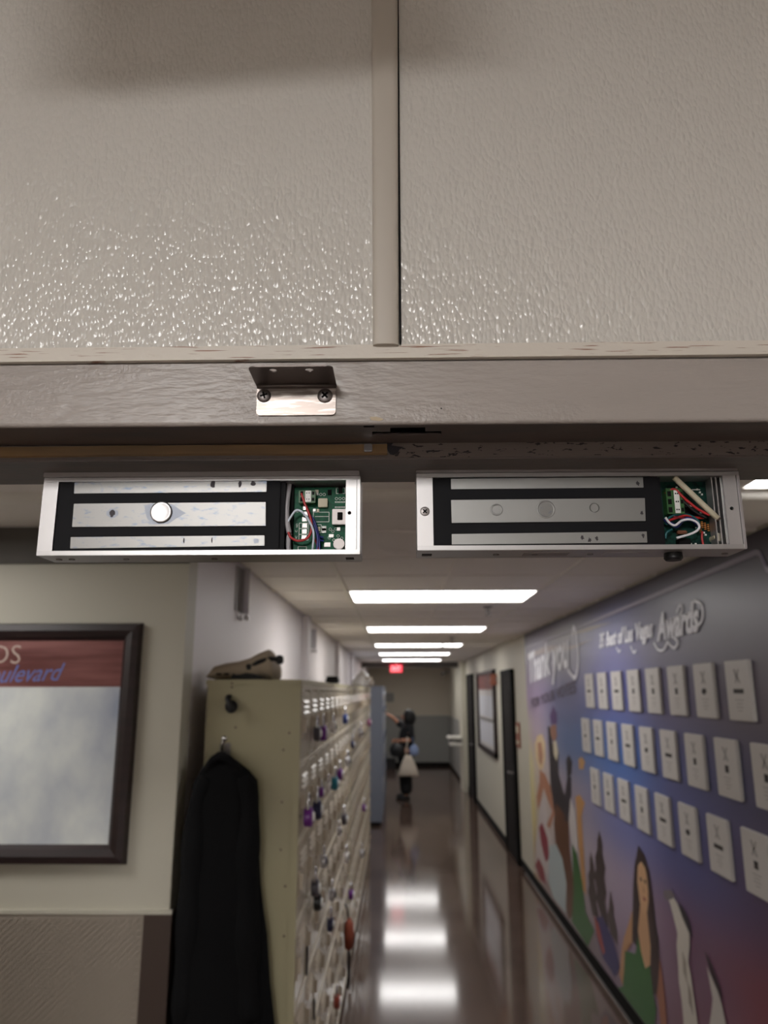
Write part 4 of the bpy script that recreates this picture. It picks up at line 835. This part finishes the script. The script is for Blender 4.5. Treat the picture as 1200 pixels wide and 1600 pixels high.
A_ = [
 ('blonde_dancer', (214, 190, 150), [(8.11,1.42),(7.95,1.51),(7.69,1.54),(7.54,1.47),(7.58,1.32),(7.73,1.21),(7.91,1.19),(8.11,1.28)]),
 ('blonde_dancer', (176, 128, 104), [(7.95,1.44),(7.75,1.46),(7.68,1.34),(7.78,1.24),(7.92,1.26)]),
 ('blonde_dancer', (172, 120, 94), [(7.91,1.19),(7.66,1.18),(7.34,1.08),(7.17,.92),(7.51,.71),(7.67,.71),(7.35,.88),(7.59,.97),(7.74,1.04),(7.95,.87),(8.1,.79),(8.16,.9),(7.94,1.07)]),
 ('blonde_dancer', (196, 186, 184), [(7.95,.88),(7.63,.98),(7.59,.83),(7.67,.68),(7.45,.66),(7.37,.57),(7.59,.42),(7.81,.16),(8.14,.16),(8.45,.15),(8.33,.43),(8.14,.65)]),
 ('blonde_dancer', (140, 56, 70), [(8.1,.62),(7.9,.70),(7.66,.60),(7.6,.44),(7.8,.36),(8.0,.48)]),
 ('blonde_dancer', (136, 54, 62), [(8.42,.2),(8.2,.32),(7.95,.28),(7.8,.16),(8.1,.13)]),
 ('tall_performer', (84, 56, 108), [(7.24,1.72),(7.07,1.82),(6.91,1.75),(6.93,1.67),(7.19,1.65)]),
 ('tall_performer', (46, 40, 44), [(7.38,1.63),(7.23,1.62),(7.19,1.49),(6.93,1.43),(6.98,1.24),(6.79,1.1),(6.65,.93),(6.73,.87),(7.2,.81),(7.37,1.09),(7.37,1.37)]),
 ('tall_performer', (150, 108, 88), [(7.23,1.64),(6.97,1.66),(6.97,1.55),(7.12,1.5),(7.25,1.55)]),
 ('tall_performer', (206, 196, 170), [(7.15,1.5),(7.0,1.52),(6.95,1.42),(7.05,1.34),(7.15,1.4)]),
 ('tall_performer', (98, 62, 40), [(7.15,.98),(6.66,.91),(6.69,.67),(6.6,.45),(6.64,.22),(6.87,.11),(7.07,.28),(7.26,.56),(7.31,.78)]),
 ('white_gown', (176, 188, 190), [(7.59,.55),(7.25,.62),(7.0,.55),(6.89,.38),(6.98,.13),(7.52,.12),(7.72,.22)]),
 ('dark_haired_dancer', (40, 34, 42), [(6.64,1.39),(6.52,1.44),(6.41,1.39),(6.47,1.29),(6.63,1.25)]),
 ('dark_haired_dancer', (50, 44, 52), [(6.62,1.26),(6.48,1.27),(6.51,1.13),(6.69,.89),(6.84,.89),(6.76,1.11)]),
 ('dark_haired_dancer', (206, 200, 200), [(6.55,1.1),(6.42,1.02),(6.38,.80),(6.44,.64),(6.58,.72),(6.66,.9)]),
 ('waving_dancer', (196, 152, 100), [(6.18,1.43),(6.07,1.46),(5.98,1.43),(6.04,1.37),(6.18,1.36)]),
 ('waving_dancer', (196, 148, 96), [(6.37,1.13),(6.2,1.17),(6.06,1.13),(6.19,1.02),(6.19,.82),(6.18,.46),(6.3,.48),(6.36,.85),(6.35,1.02)]),
 ('green_gown', (56, 104, 50), [(6.58,.75),(6.43,.7),(6.29,.52),(6.24,.33),(6.0,.27),(6.23,.1),(6.75,.13),(6.62,.39),(6.6,.57)]),
 ('printed_tree', (70, 58, 56), [(5.96,.81),(5.9,.74),(5.87,.66),(5.91,.62),(5.86,.52),(5.89,.48),(5.83,.4),(6.02,.37),(6.12,.5),(6.07,.56),(6.09,.62),(6.02,.68),(6.0,.75)]),
 ('printed_tree', (66, 54, 52), [(5.67,1.0),(5.61,.92),(5.63,.86),(5.57,.78),(5.62,.70),(5.58,.62),(5.64,.55),(5.58,.41),(5.71,.37),(5.87,.51),(5.84,.58),(5.9,.66),(5.83,.72),(5.84,.80),(5.76,.86),(5.74,.93)]),
 ('printed_tree', (76, 64, 62), [(5.48,.66),(5.42,.57),(5.44,.52),(5.37,.44),(5.38,.36),(5.53,.38),(5.6,.48),(5.54,.54)]),
 ('reclining_figure', (58, 52, 104), [(5.97,.36),(5.73,.44),(5.48,.36),(5.36,.24),(5.5,.14),(5.8,.16),(5.95,.26)]),
 ('reclining_figure', (160, 72, 66), [(5.98,.38),(5.86,.36),(5.72,.22),(5.78,.18),(5.93,.27)]),
 ('woman_in_green', (186, 142, 104), [(4.99,.67),(5.02,.49),(5.11,.43),(5.19,.38),(5.26,.26),(5.33,.14),(5.39,.19),(5.3,.35),(5.22,.45),(5.09,.57)]),
 ('woman_in_green', (160, 104, 80), [(4.56,.57),(4.52,.52),(4.5,.42),(4.49,.10),(4.6,.10),(4.61,.3),(4.65,.37),(4.59,.5)]),
 ('woman_in_green', (52, 38, 38), [(4.94,.81),(4.87,.95),(4.77,1.07),(4.67,1.04),(4.6,.97),(4.57,.83),(4.56,.71),(4.53,.64),(4.55,.5),(4.62,.36),(4.72,.30),(4.85,.42),(4.95,.48),(5.04,.49),(4.98,.67)]),
 ('woman_in_green', (52, 104, 48), [(5.21,.38),(4.99,.43),(4.92,.54),(4.86,.48),(4.81,.42),(4.72,.45),(4.70,.32),(4.66,.26),(4.75,.10),(5.05,.10),(5.43,.10),(5.31,.15)]),
 ('woman_in_green', (200, 158, 120), [(4.82,.74),(4.7,.76),(4.69,.65),(4.68,.56),(4.71,.46),(4.81,.41),(4.87,.48),(4.90,.58)]),
 ('woman_in_green', (206, 166, 128), [(4.81,.95),(4.74,.99),(4.67,.97),(4.64,.9),(4.65,.81),(4.69,.74),(4.77,.70),(4.82,.75),(4.84,.86)]),
 ('woman_in_green', (60, 40, 38), [(4.66,1.0),(4.61,.9),(4.60,.7),(4.57,.45),(4.64,.32),(4.69,.45),(4.66,.6),(4.665,.75),(4.645,.85)]),
 ('printed_face', (58, 42, 40), [(4.79,.895),(4.755,.90),(4.745,.88),(4.78,.875)]), ('printed_face', (58, 42, 40), [(4.71,.90),(4.675,.905),(4.67,.885),(4.70,.88)]),
 ('printed_face', (150, 68, 66), [(4.755,.800),(4.70,.804),(4.705,.785),(4.745,.782)]), ('printed_face', (180, 136, 104), [(4.735,.87),(4.70,.83),(4.745,.828)]),
 ('white_acrobat', (44, 40, 48), [(4.16,.92),(4.1,.91),(4.03,.87),(4.00,.80),(4.1,.83)]),
 ('white_acrobat', (206, 200, 190), [(4.31,.9),(4.25,.93),(4.18,.91),(4.12,.86),(4.04,.81),(4.05,.75),(4.09,.67),(4.07,.62),(4.06,.56),(4.03,.41),(4.05,.3),(4.23,.3),(4.23,.45),(4.25,.53),(4.24,.61),(4.24,.7),(4.21,.76),(4.24,.81),(4.28,.87)]),
 ('white_acrobat', (150, 140, 128), [(4.16,.7),(4.12,.66),(4.13,.56),(4.17,.6)]), ('white_acrobat', (146, 136, 126), [(4.12,.58),(4.08,.54),(4.08,.44),(4.13,.48)]),
 ('white_acrobat', (120, 112, 116), [(4.38,.92),(4.26,.95),(4.2,.94),(4.25,.91),(4.33,.885),(4.38,.89)]),
 ('dark_winged_acrobat', (44, 32, 38), [(3.86,.79),(3.8,.76),(3.71,.68),(3.70,.64),(3.8,.71)]),
 ('dark_winged_acrobat', (196, 190, 184), [(3.85,.73),(3.8,.7),(3.74,.66),(3.71,.62),(3.66,.50),(3.93,.40),(3.85,.53),(3.81,.61),(3.83,.67)]),
]
for nm, col, pts in A_: art(pts, col, nm)
# pale cloud streaks of the sky
art([(8.3, 2.33), (7.2, 2.36), (6.1, 2.30), (5.5, 2.31), (6.2, 2.27), (7.4, 2.30), (8.3, 2.29)], (164, 152, 150), 'cloud_streak')
art([(6.2, 2.40), (5.6, 2.405), (5.0, 2.385), (5.6, 2.375), (6.1, 2.38)], (158, 146, 140), 'cloud_streak')
# border line with notched near corner
M['line'] = mat('pale_border', (150, 144, 160), .4)
bl = MB()
P = [(8.44, 2.405), (6.0, 2.425), (4.2, 2.452), (2.93, 2.474), (2.90, 2.466), (2.88, 2.432), (2.865, 2.40), (2.83, 2.385)]
for (ya, za), (yb, zb_) in zip(P[:-1], P[1:]): bl.prism([(MUX-.0002, ya, za-.011), (MUX-.0002, yb, zb_-.011), (MUX-.0002, yb, zb_+.011), (MUX-.0002, ya, za+.011)], (-.006, 0, 0))
bl.build('border_line', 'line', mu)
M['script'] = mat('white_script', (236, 236, 244), .4); M['caption'] = mat('dark_caption', (96, 84, 100), .5)
TX = MUX-.0066
text('Thank you', (TX, 8.22, 1.93), 1.95, .40, FR_RIGHT, 'script', 'script_lettering', mu, shear=.25, slope=.12, bold=.03)
MB().tube([(TX-.001, 6.35, 2.12), (TX-.001, 6.12, 2.05), (TX-.001, 5.98, 2.16), (TX-.001, 5.97, 2.34), (TX-.001, 6.06, 2.44), (TX-.001, 6.12, 2.38)], .018, 6).squash(TX).build('script_swash', 'script', mu)
text('FOR YOUR VOTES', (TX, 8.16, 1.775), 2.05, .095, FR_RIGHT, 'caption', 'caption_lettering', mu, slope=.16, bold=.01)
text('35 Best of Las Vegas', (TX, 5.33, 2.205), 1.14, .130, FR_RIGHT, 'script', 'script_lettering', mu, shear=.4, bold=.035)
text('Awards', (TX, 4.14, 2.205), .60, .145, FR_RIGHT, 'script', 'script_lettering', mu, shear=.4, slope=.01, bold=.035)
for sw_ in ([(4.2, 2.205), (4.14, 2.165), (4.05, 2.16), (3.98, 2.20)], [(3.98, 2.19), (3.90, 2.16), (3.84, 2.185), (3.90, 2.215)], [(3.62, 2.24), (3.52, 2.26), (3.50, 2.33), (3.58, 2.36)], [(3.82, 2.33), (3.77, 2.36), (3.74, 2.34), (3.78, 2.31)], [(4.62, 2.21), (4.57, 2.17), (4.52, 2.18)], [(4.92, 2.22), (4.87, 2.19), (4.83, 2.20)]):
    MB().tube([(TX-.001, a, b) for a, b in sw_], .007, 6).squash(TX).build('script_swash', 'script', mu)

ordn = ['first', 'second', 'third', 'fourth', 'fifth', 'sixth', 'seventh', 'eighth', 'ninth']
def plaque(y, z, label, alt):
    x1 = MUX-.0002; x0 = x1-.016
    t = thing('award_plaque', (x1, y, z), label, 'plaque', 'white award plaques on the mural')
    hw, hh = .111, .120
    bx(x0, y-hw, z-hh, x1, y+hw, z+hh).build('plate', 'white_paper', t, bevel=.003)
    e = MB(); xx = x0-.0006
    e.prism([(xx, y+.03, z+.085), (xx, y+.012, z+.085), (xx, y-.030, z+.03), (xx, y-.010, z+.03)], (.0006, 0, 0)).prism([(xx, y-.028, z+.085), (xx, y-.014, z+.085), (xx, y+.025, z+.03), (xx, y+.010, z+.03)], (.0006, 0, 0))
    e.build('emblem', 'ink', t)
    b = MB()
    if alt == 0: b.box(xx, y-.05, z-.012, xx+.0006, y+.045, z+.006)
    elif alt == 1: b.box(xx, y-.022, z-.018, xx+.0006, y+.014, z+.012)
    else: b.prism([(xx, y+.03, z-.01), (xx, y+.02, z+.008), (xx, y-.02, z+.010), (xx, y-.03, z-.006), (xx, y, z-.02)], (.0006, 0, 0))
    b.build('title_print', 'ink_dark', t)
    l = MB()
    for k, w_ in enumerate((.06, .04, .05, .03)): l.box(xx, y-w_*.7, z-.040-.014*k, xx+.0006, y+w_*.6, z-.0365-.014*k)
    l.build('caption_print', 'ink', t)
for row, (ys, z, name, n) in enumerate(((3.19, 1.95, 'top', 8), (3.03, 1.63, 'middle', 9), (3.20, 1.292, 'bottom', 8))):
    for k in range(n):
        y = ys+.3525*k
        plaque(y, z, '%s white award plaque of the %s row, counting from the near end' % (ordn[k], name), (0, 2, 1, 1, 1, 0, 2, 0, 1)[(k+row*2) % 9])

# ================================================================== RIGHT WALL FITTINGS BEYOND THE MURAL
dc = thing('display_case', (XR, 12.25, 1.64), 'tall dark-framed display case with red header and pinned sheets on the right wall', 'display case')
y0, y1, z0, z1 = 11.1, 13.45, 1.03, 2.25
MB().box(XR-.05, y0, z0, XR, y0+.07, z1).box(XR-.05, y1-.07, z0, XR, y1, z1).box(XR-.05, y0, z0, XR, y1, z0+.07).box(XR-.05, y0, z1-.05, XR, y1, z1).build('case_frame', 'frame_wood', dc)
bx(XR-.012, y0+.07, z0+.07, XR, y1-.07, 1.97).build('pin_board', 'white_paper', dc); bx(XR-.014, y0+.07, 1.97, XR, y1-.07, z1-.05).build('header_panel', 'print_red', dc)
for j in range(2):
    for i in range(6):
        yy = y0+.16+i*.345; zz = 1.16+j*.40; bx(XR-.014, yy, zz, XR-.012, yy+.24, zz+.32).build('pinned_sheet', mat('sheet_grey', (206, 208, 216), .5) if (i == 0 and j == 0) else bpy.data.materials['sheet_grey'], dc)
bx(XR-.02, y0+.07, 1.50, XR-.012, y1-.07, 1.53).build('shelf_bar', 'steel_dull', dc)
sp = thing('projecting_sign', (XR, 10.95, 2.10), 'small copper-brown projecting sign between display case and near door', 'sign')
M['copper'] = mat('copper_brown', (142, 84, 66), .5); bx(XR-.10, 10.93, 2.03, XR-.002, 10.97, 2.18).build('sign_plate', 'copper', sp, bevel=.003); bx(XR-.02, 10.90, 2.07, XR, 11.0, 2.14).build('mount', 'steel_dull', sp)
rp_ = thing('room_sign', (XR, 9.17, 1.45), 'copper-brown room sign on the wall between near door and mural', 'sign')
bx(XR-.016, 9.06, 1.31, XR-.001, 9.29, 1.59).build('sign_plate', 'copper', rp_, bevel=.003); bx(XR-.019, 9.09, 1.47, XR-.016, 9.26, 1.55).build('room_panel', 'beige_pl', rp_)
bx(XR-.019, 9.09, 1.35, XR-.016, 9.26, 1.39).build('room_panel', 'beige_pl', rp_)
ws = thing('wall_shelf', (XR, 16.3, .95), 'pale double ledge jutting from the right wall near the far end', 'shelf')
bx(1.02, 16.0, 1.00, XR-.10, 16.5, 1.045).build('upper_ledge', 'lamp_frame', ws, bevel=.006); bx(1.06, 16.02, .87, XR-.10, 16.48, .92).build('lower_ledge', 'lamp_frame', ws, bevel=.006); bx(1.18, 16.1, .92, XR-.10, 16.4, 1.0).build('web', 'steel_dull', ws)
sc_ = thing('security_camera', (1.30, YE, 2.44), 'small white security camera high in the far right corner', 'security camera')
MB().cyl((1.32, YE, 2.48), (1.32, YE-.12, 2.46), .02).build('arm', 'white_pl', sc_); MB().cyl((1.36, YE-.08, 2.46), (1.22, YE-.28, 2.40), .055, .05, 18).build('body', 'white_pl', sc_); MB().cyl((1.222, YE-.277, 2.401), (1.215, YE-.287, 2.398), .035, n=16).build('lens', 'black', sc_)
wp = thing('grey_wall_panel', (-.25, YE, 1.78), 'square grey panel on the far end wall, left of the person', 'panel')
bx(-.37, YE-.035, 1.66, -.10, YE, 1.90).build('cover', 'dado_grey', wp, bevel=.006); bx(-.12, YE-.04, 1.74, -.11, YE-.035, 1.80).build('catch', 'black', wp)
bn = thing('low_black_bin', (-.22, 20.6, 0), 'low black box on the floor against the far wall', 'box')
bx(-.40, 20.45, .001, -.06, 20.75, .22).build('box_body', 'rubber', bn, bevel=.012); bx(-.42, 20.43, .22, -.04, 20.77, .25).build('lid', 'rubber', bn, bevel=.008)

# ================================================================== PERSON AT THE FAR LOCKERS
PX, PY = .12, 14.9
M['skin'] = mat('skin', (196, 138, 108), .5); M['jacket'] = mat('black_jacket', (20, 20, 24), .8); M['trouser'] = mat('black_trousers', (14, 14, 17), .85); M['hair'] = mat('black_hair', (14, 13, 15), .6)
per = thing('person', (PX, PY, 0), 'person in black hooded jacket and wide black trousers reaching to a far locker', 'person')
def skin_mesh(name, chains, m, parent, root=0, levels=2):
    vs, es, rs, idx = [], [], [], {}
    for ch in chains:
        prev = None
        for p, rad in ch:
            k = tuple(round(c, 4) for c in p)
            if k not in idx: idx[k] = len(vs); vs.append(p); rs.append(rad)
            if prev is not None and prev != idx[k]: es.append((prev, idx[k]))
            prev = idx[k]
    me = bpy.data.meshes.new(name); me.from_pydata(vs, es, []); ob = bpy.data.objects.new(name, me); C.objects.link(ob)
    ob.modifiers.new('skin', 'SKIN').use_smooth_shade = True
    for i, d in enumerate(me.skin_vertices[0].data): d.radius = (rs[i], rs[i]) if not isinstance(rs[i], tuple) else rs[i]; d.use_root = (i == root)
    sb = ob.modifiers.new('sub', 'SUBSURF'); sb.levels = levels; sb.render_levels = levels
    dg = bpy.context.evaluated_depsgraph_get(); nm = bpy.data.meshes.new_from_object(ob.evaluated_get(dg))
    bpy.data.objects.remove(ob); nm.materials.clear(); nm.materials.append(M[m])
    for p in nm.polygons: p.use_smooth = True
    o = bpy.data.objects.new(name, nm); C.objects.link(o); o.parent = parent; ORG[o.name] = ORG[parent.name]; return o
pel = ((.03, 0, .86), .13); sp1 = ((.035, 0, 1.02), .115); che = ((.05, 0, 1.20), .13); nk = ((.06, 0, 1.35), .05); hd0 = ((.05, 0, 1.43), .075); hd1 = ((.045, 0, 1.53), .085)
Rs, Re, Rw = ((.03, .15, 1.29), .055), ((-.10, .16, 1.345), .042), ((-.215, .14, 1.46), .028)
Ls, Le, Lw = ((.07, -.16, 1.28), .055), ((.17, -.19, 1.06), .042), ((-.07, -.22, 1.055), .028)
def fingers(wr, d, spread, L=.075):
    out = []; wv = Vector(wr); d = Vector(d).normalized(); s = Vector(spread).normalized()
    pm = wv+d*.05
    out.append([(tuple(wv), .028), (tuple(pm), .030)])
    for i, k in enumerate((-1.5, -.5, .5, 1.5)):
        b = pm+s*(.016*k); ln_ = L*(1, 1.1, 1.05, .85)[i]
        out.append([(tuple(pm), .030), (tuple(b+d*.03), .009), (tuple(b+d*(.03+ln_*.5)), .0085), (tuple(b+d*(.03+ln_)-Vector((0, 0, .012))), .007)])
    th_ = wv+d*.02-s*.03
    out.append([(tuple(wv), .028), (tuple(th_), .010), (tuple(th_+d*.03-s*.018), .009)])
    return out
chains = [[pel, sp1, che, nk, hd0, hd1], [che, Rs, Re, Rw], [che, Ls, Le, Lw]]
for s in (-1, 1):
    chains.append([pel, ((.03, s*.09, .80), .09), ((.02, s*.10, .45), .06), ((.04, s*.10, .09), .042), ((-.02, s*.105, .045), .038), ((-.11, s*.11, .035), .030)])
chains += fingers(Rw[0], (-.8, -.1, .5), (.3, 1, .2)); chains += fingers(Lw[0], (-1, -.1, 0), (0, .3, 1))
skin_mesh('body', chains, 'skin', per)
jk = [[((.03, 0, .80), .15), ((.04, 0, 1.0), .170), ((.06, 0, 1.2), .205), ((.07, 0, 1.34), .13)], [((.06, 0, 1.2), .205), ((.03, .15, 1.29), .080), ((-.10, .16, 1.345), .062), ((-.13, .157, 1.37), .058)],
      [((.06, 0, 1.2), .205), ((.07, -.16, 1.28), .080), ((.17, -.19, 1.06), .066), ((.10, -.20, 1.055), .060)]]
skin_mesh('jacket', jk, 'jacket', per)
tr_ = [[((.03, 0, .88), .15), ((.03, -.08, .78), .14), ((.02, -.10, .45), .125), ((.04, -.10, .07), .128)], [((.03, 0, .88), .15), ((.03, .08, .78), .14), ((.02, .10, .45), .125), ((.04, .10, .07), .128)]]
skin_mesh('trousers', tr_, 'trouser', per)
for s in (-1, 1): MB().loft([[(PX-.03+a*math.cos(2*math.pi*i/16), PY+s*.105+b*math.sin(2*math.pi*i/16), z) for i in range(16)] for z, a, b in ((0, .12, .05), (.03, .125, .052), (.06, .10, .048), (.085, .05, .04))]).build('shoe', 'rubber', per, smooth=True)
# hood and hair shell, open at the face (towards the lockers)
hr = []
for j in range(9):
    a = -math.pi*.42+math.pi*.92*j/8; k = max(math.cos(a), .03)
    hr.append([(PX+.075+.155*k*math.cos(t)*(.55 if math.cos(t) < -.3 else 1), PY+.125*k*math.sin(t), 1.455+.165*math.sin(a)) for t in [2*math.pi*i/22 for i in range(22)]])
MB().loft(hr).build('hood', 'hair', per, smooth=True)
fc = MB().ball((PX-.045, PY, 1.475), .018, .012, .022, 8, 6).build('nose', 'skin', per, smooth=True)
for s in (-1, 1): MB().ball((PX-.030, PY+s*.032, 1.505), .010, .012, .009, 8, 6).build('eye', 'black', per, smooth=True)
MB().box(PX-.042, PY-.022, 1.432, PX-.030, PY+.022, 1.438).build('mouth', 'rust', per)
# bags on the bent arm
M['tote'] = mat('cream_cotton', (206, 194, 178), .85); M['blue_cloth'] = mat('pale_blue_cloth', (134, 150, 186), .8)
tt = thing('tote_bag', (PX+.07, PY-.24, .62), 'cream cloth tote bag hanging from the person\'s bent forearm', 'bag')
MB().loft([[(PX+.07+a*math.cos(2*math.pi*i/24)*(1+.06*math.sin(5*i)), PY-.30+b*math.sin(2*math.pi*i/24), z) for i in range(24)] for z, a, b in ((.43, .17, .03), (.46, .185, .05), (.58, .15, .055), (.70, .105, .045), (.80, .055, .03))]).build('body', 'tote', tt, smooth=True)
for dy in (-.345, -.24): MB().tube([(PX+.03, PY-.30, .79), (PX+.045, PY+dy, .92), (PX+.055, PY+dy, 1.06), (PX+.055, PY-.29, 1.115)], .012, 8).build('handle', 'tote', tt, smooth=True)
hb = thing('black_handbag', (PX-.13, PY-.22, .9), 'black slouchy handbag hanging from the person\'s forearm left of the tote', 'bag')
MB().loft([[(PX-.13+a*math.cos(2*math.pi*i/20), PY-.29+b*math.sin(2*math.pi*i/20), z) for i in range(20)] for z, a, b in ((.77, .07, .03), (.80, .12, .05), (.90, .145, .055), (.98, .11, .04), (1.0, .08, .02))]).build('body', 'rubber', hb, smooth=True)
MB().tube([(PX-.20, PY-.29, .99), (PX-.12, PY-.29, 1.10), (PX-.02, PY-.29, .99)], .010, 8).build('handle', 'rubber', hb, smooth=True)
bp_ = thing('blue_pouch', (PX+.18, PY-.27, .88), 'pale blue cloth pouch at the person\'s right side behind the tote', 'bag')
MB().loft([[(PX+.18+a*math.cos(2*math.pi*i/20), PY-.27+b*math.sin(2*math.pi*i/20), z) for i in range(20)] for z, a, b in ((.79, .04, .03), (.81, .08, .045), (.88, .09, .05), (.95, .07, .04), (.98, .03, .02))]).build('body', 'blue_cloth', bp_, smooth=True)
MB().tube([(PX+.18, PY-.27, .97), (PX+.165, PY-.275, 1.05), (PX+.16, PY-.27, 1.12)], .007, 6).build('strap', 'blue_cloth', bp_, smooth=True)
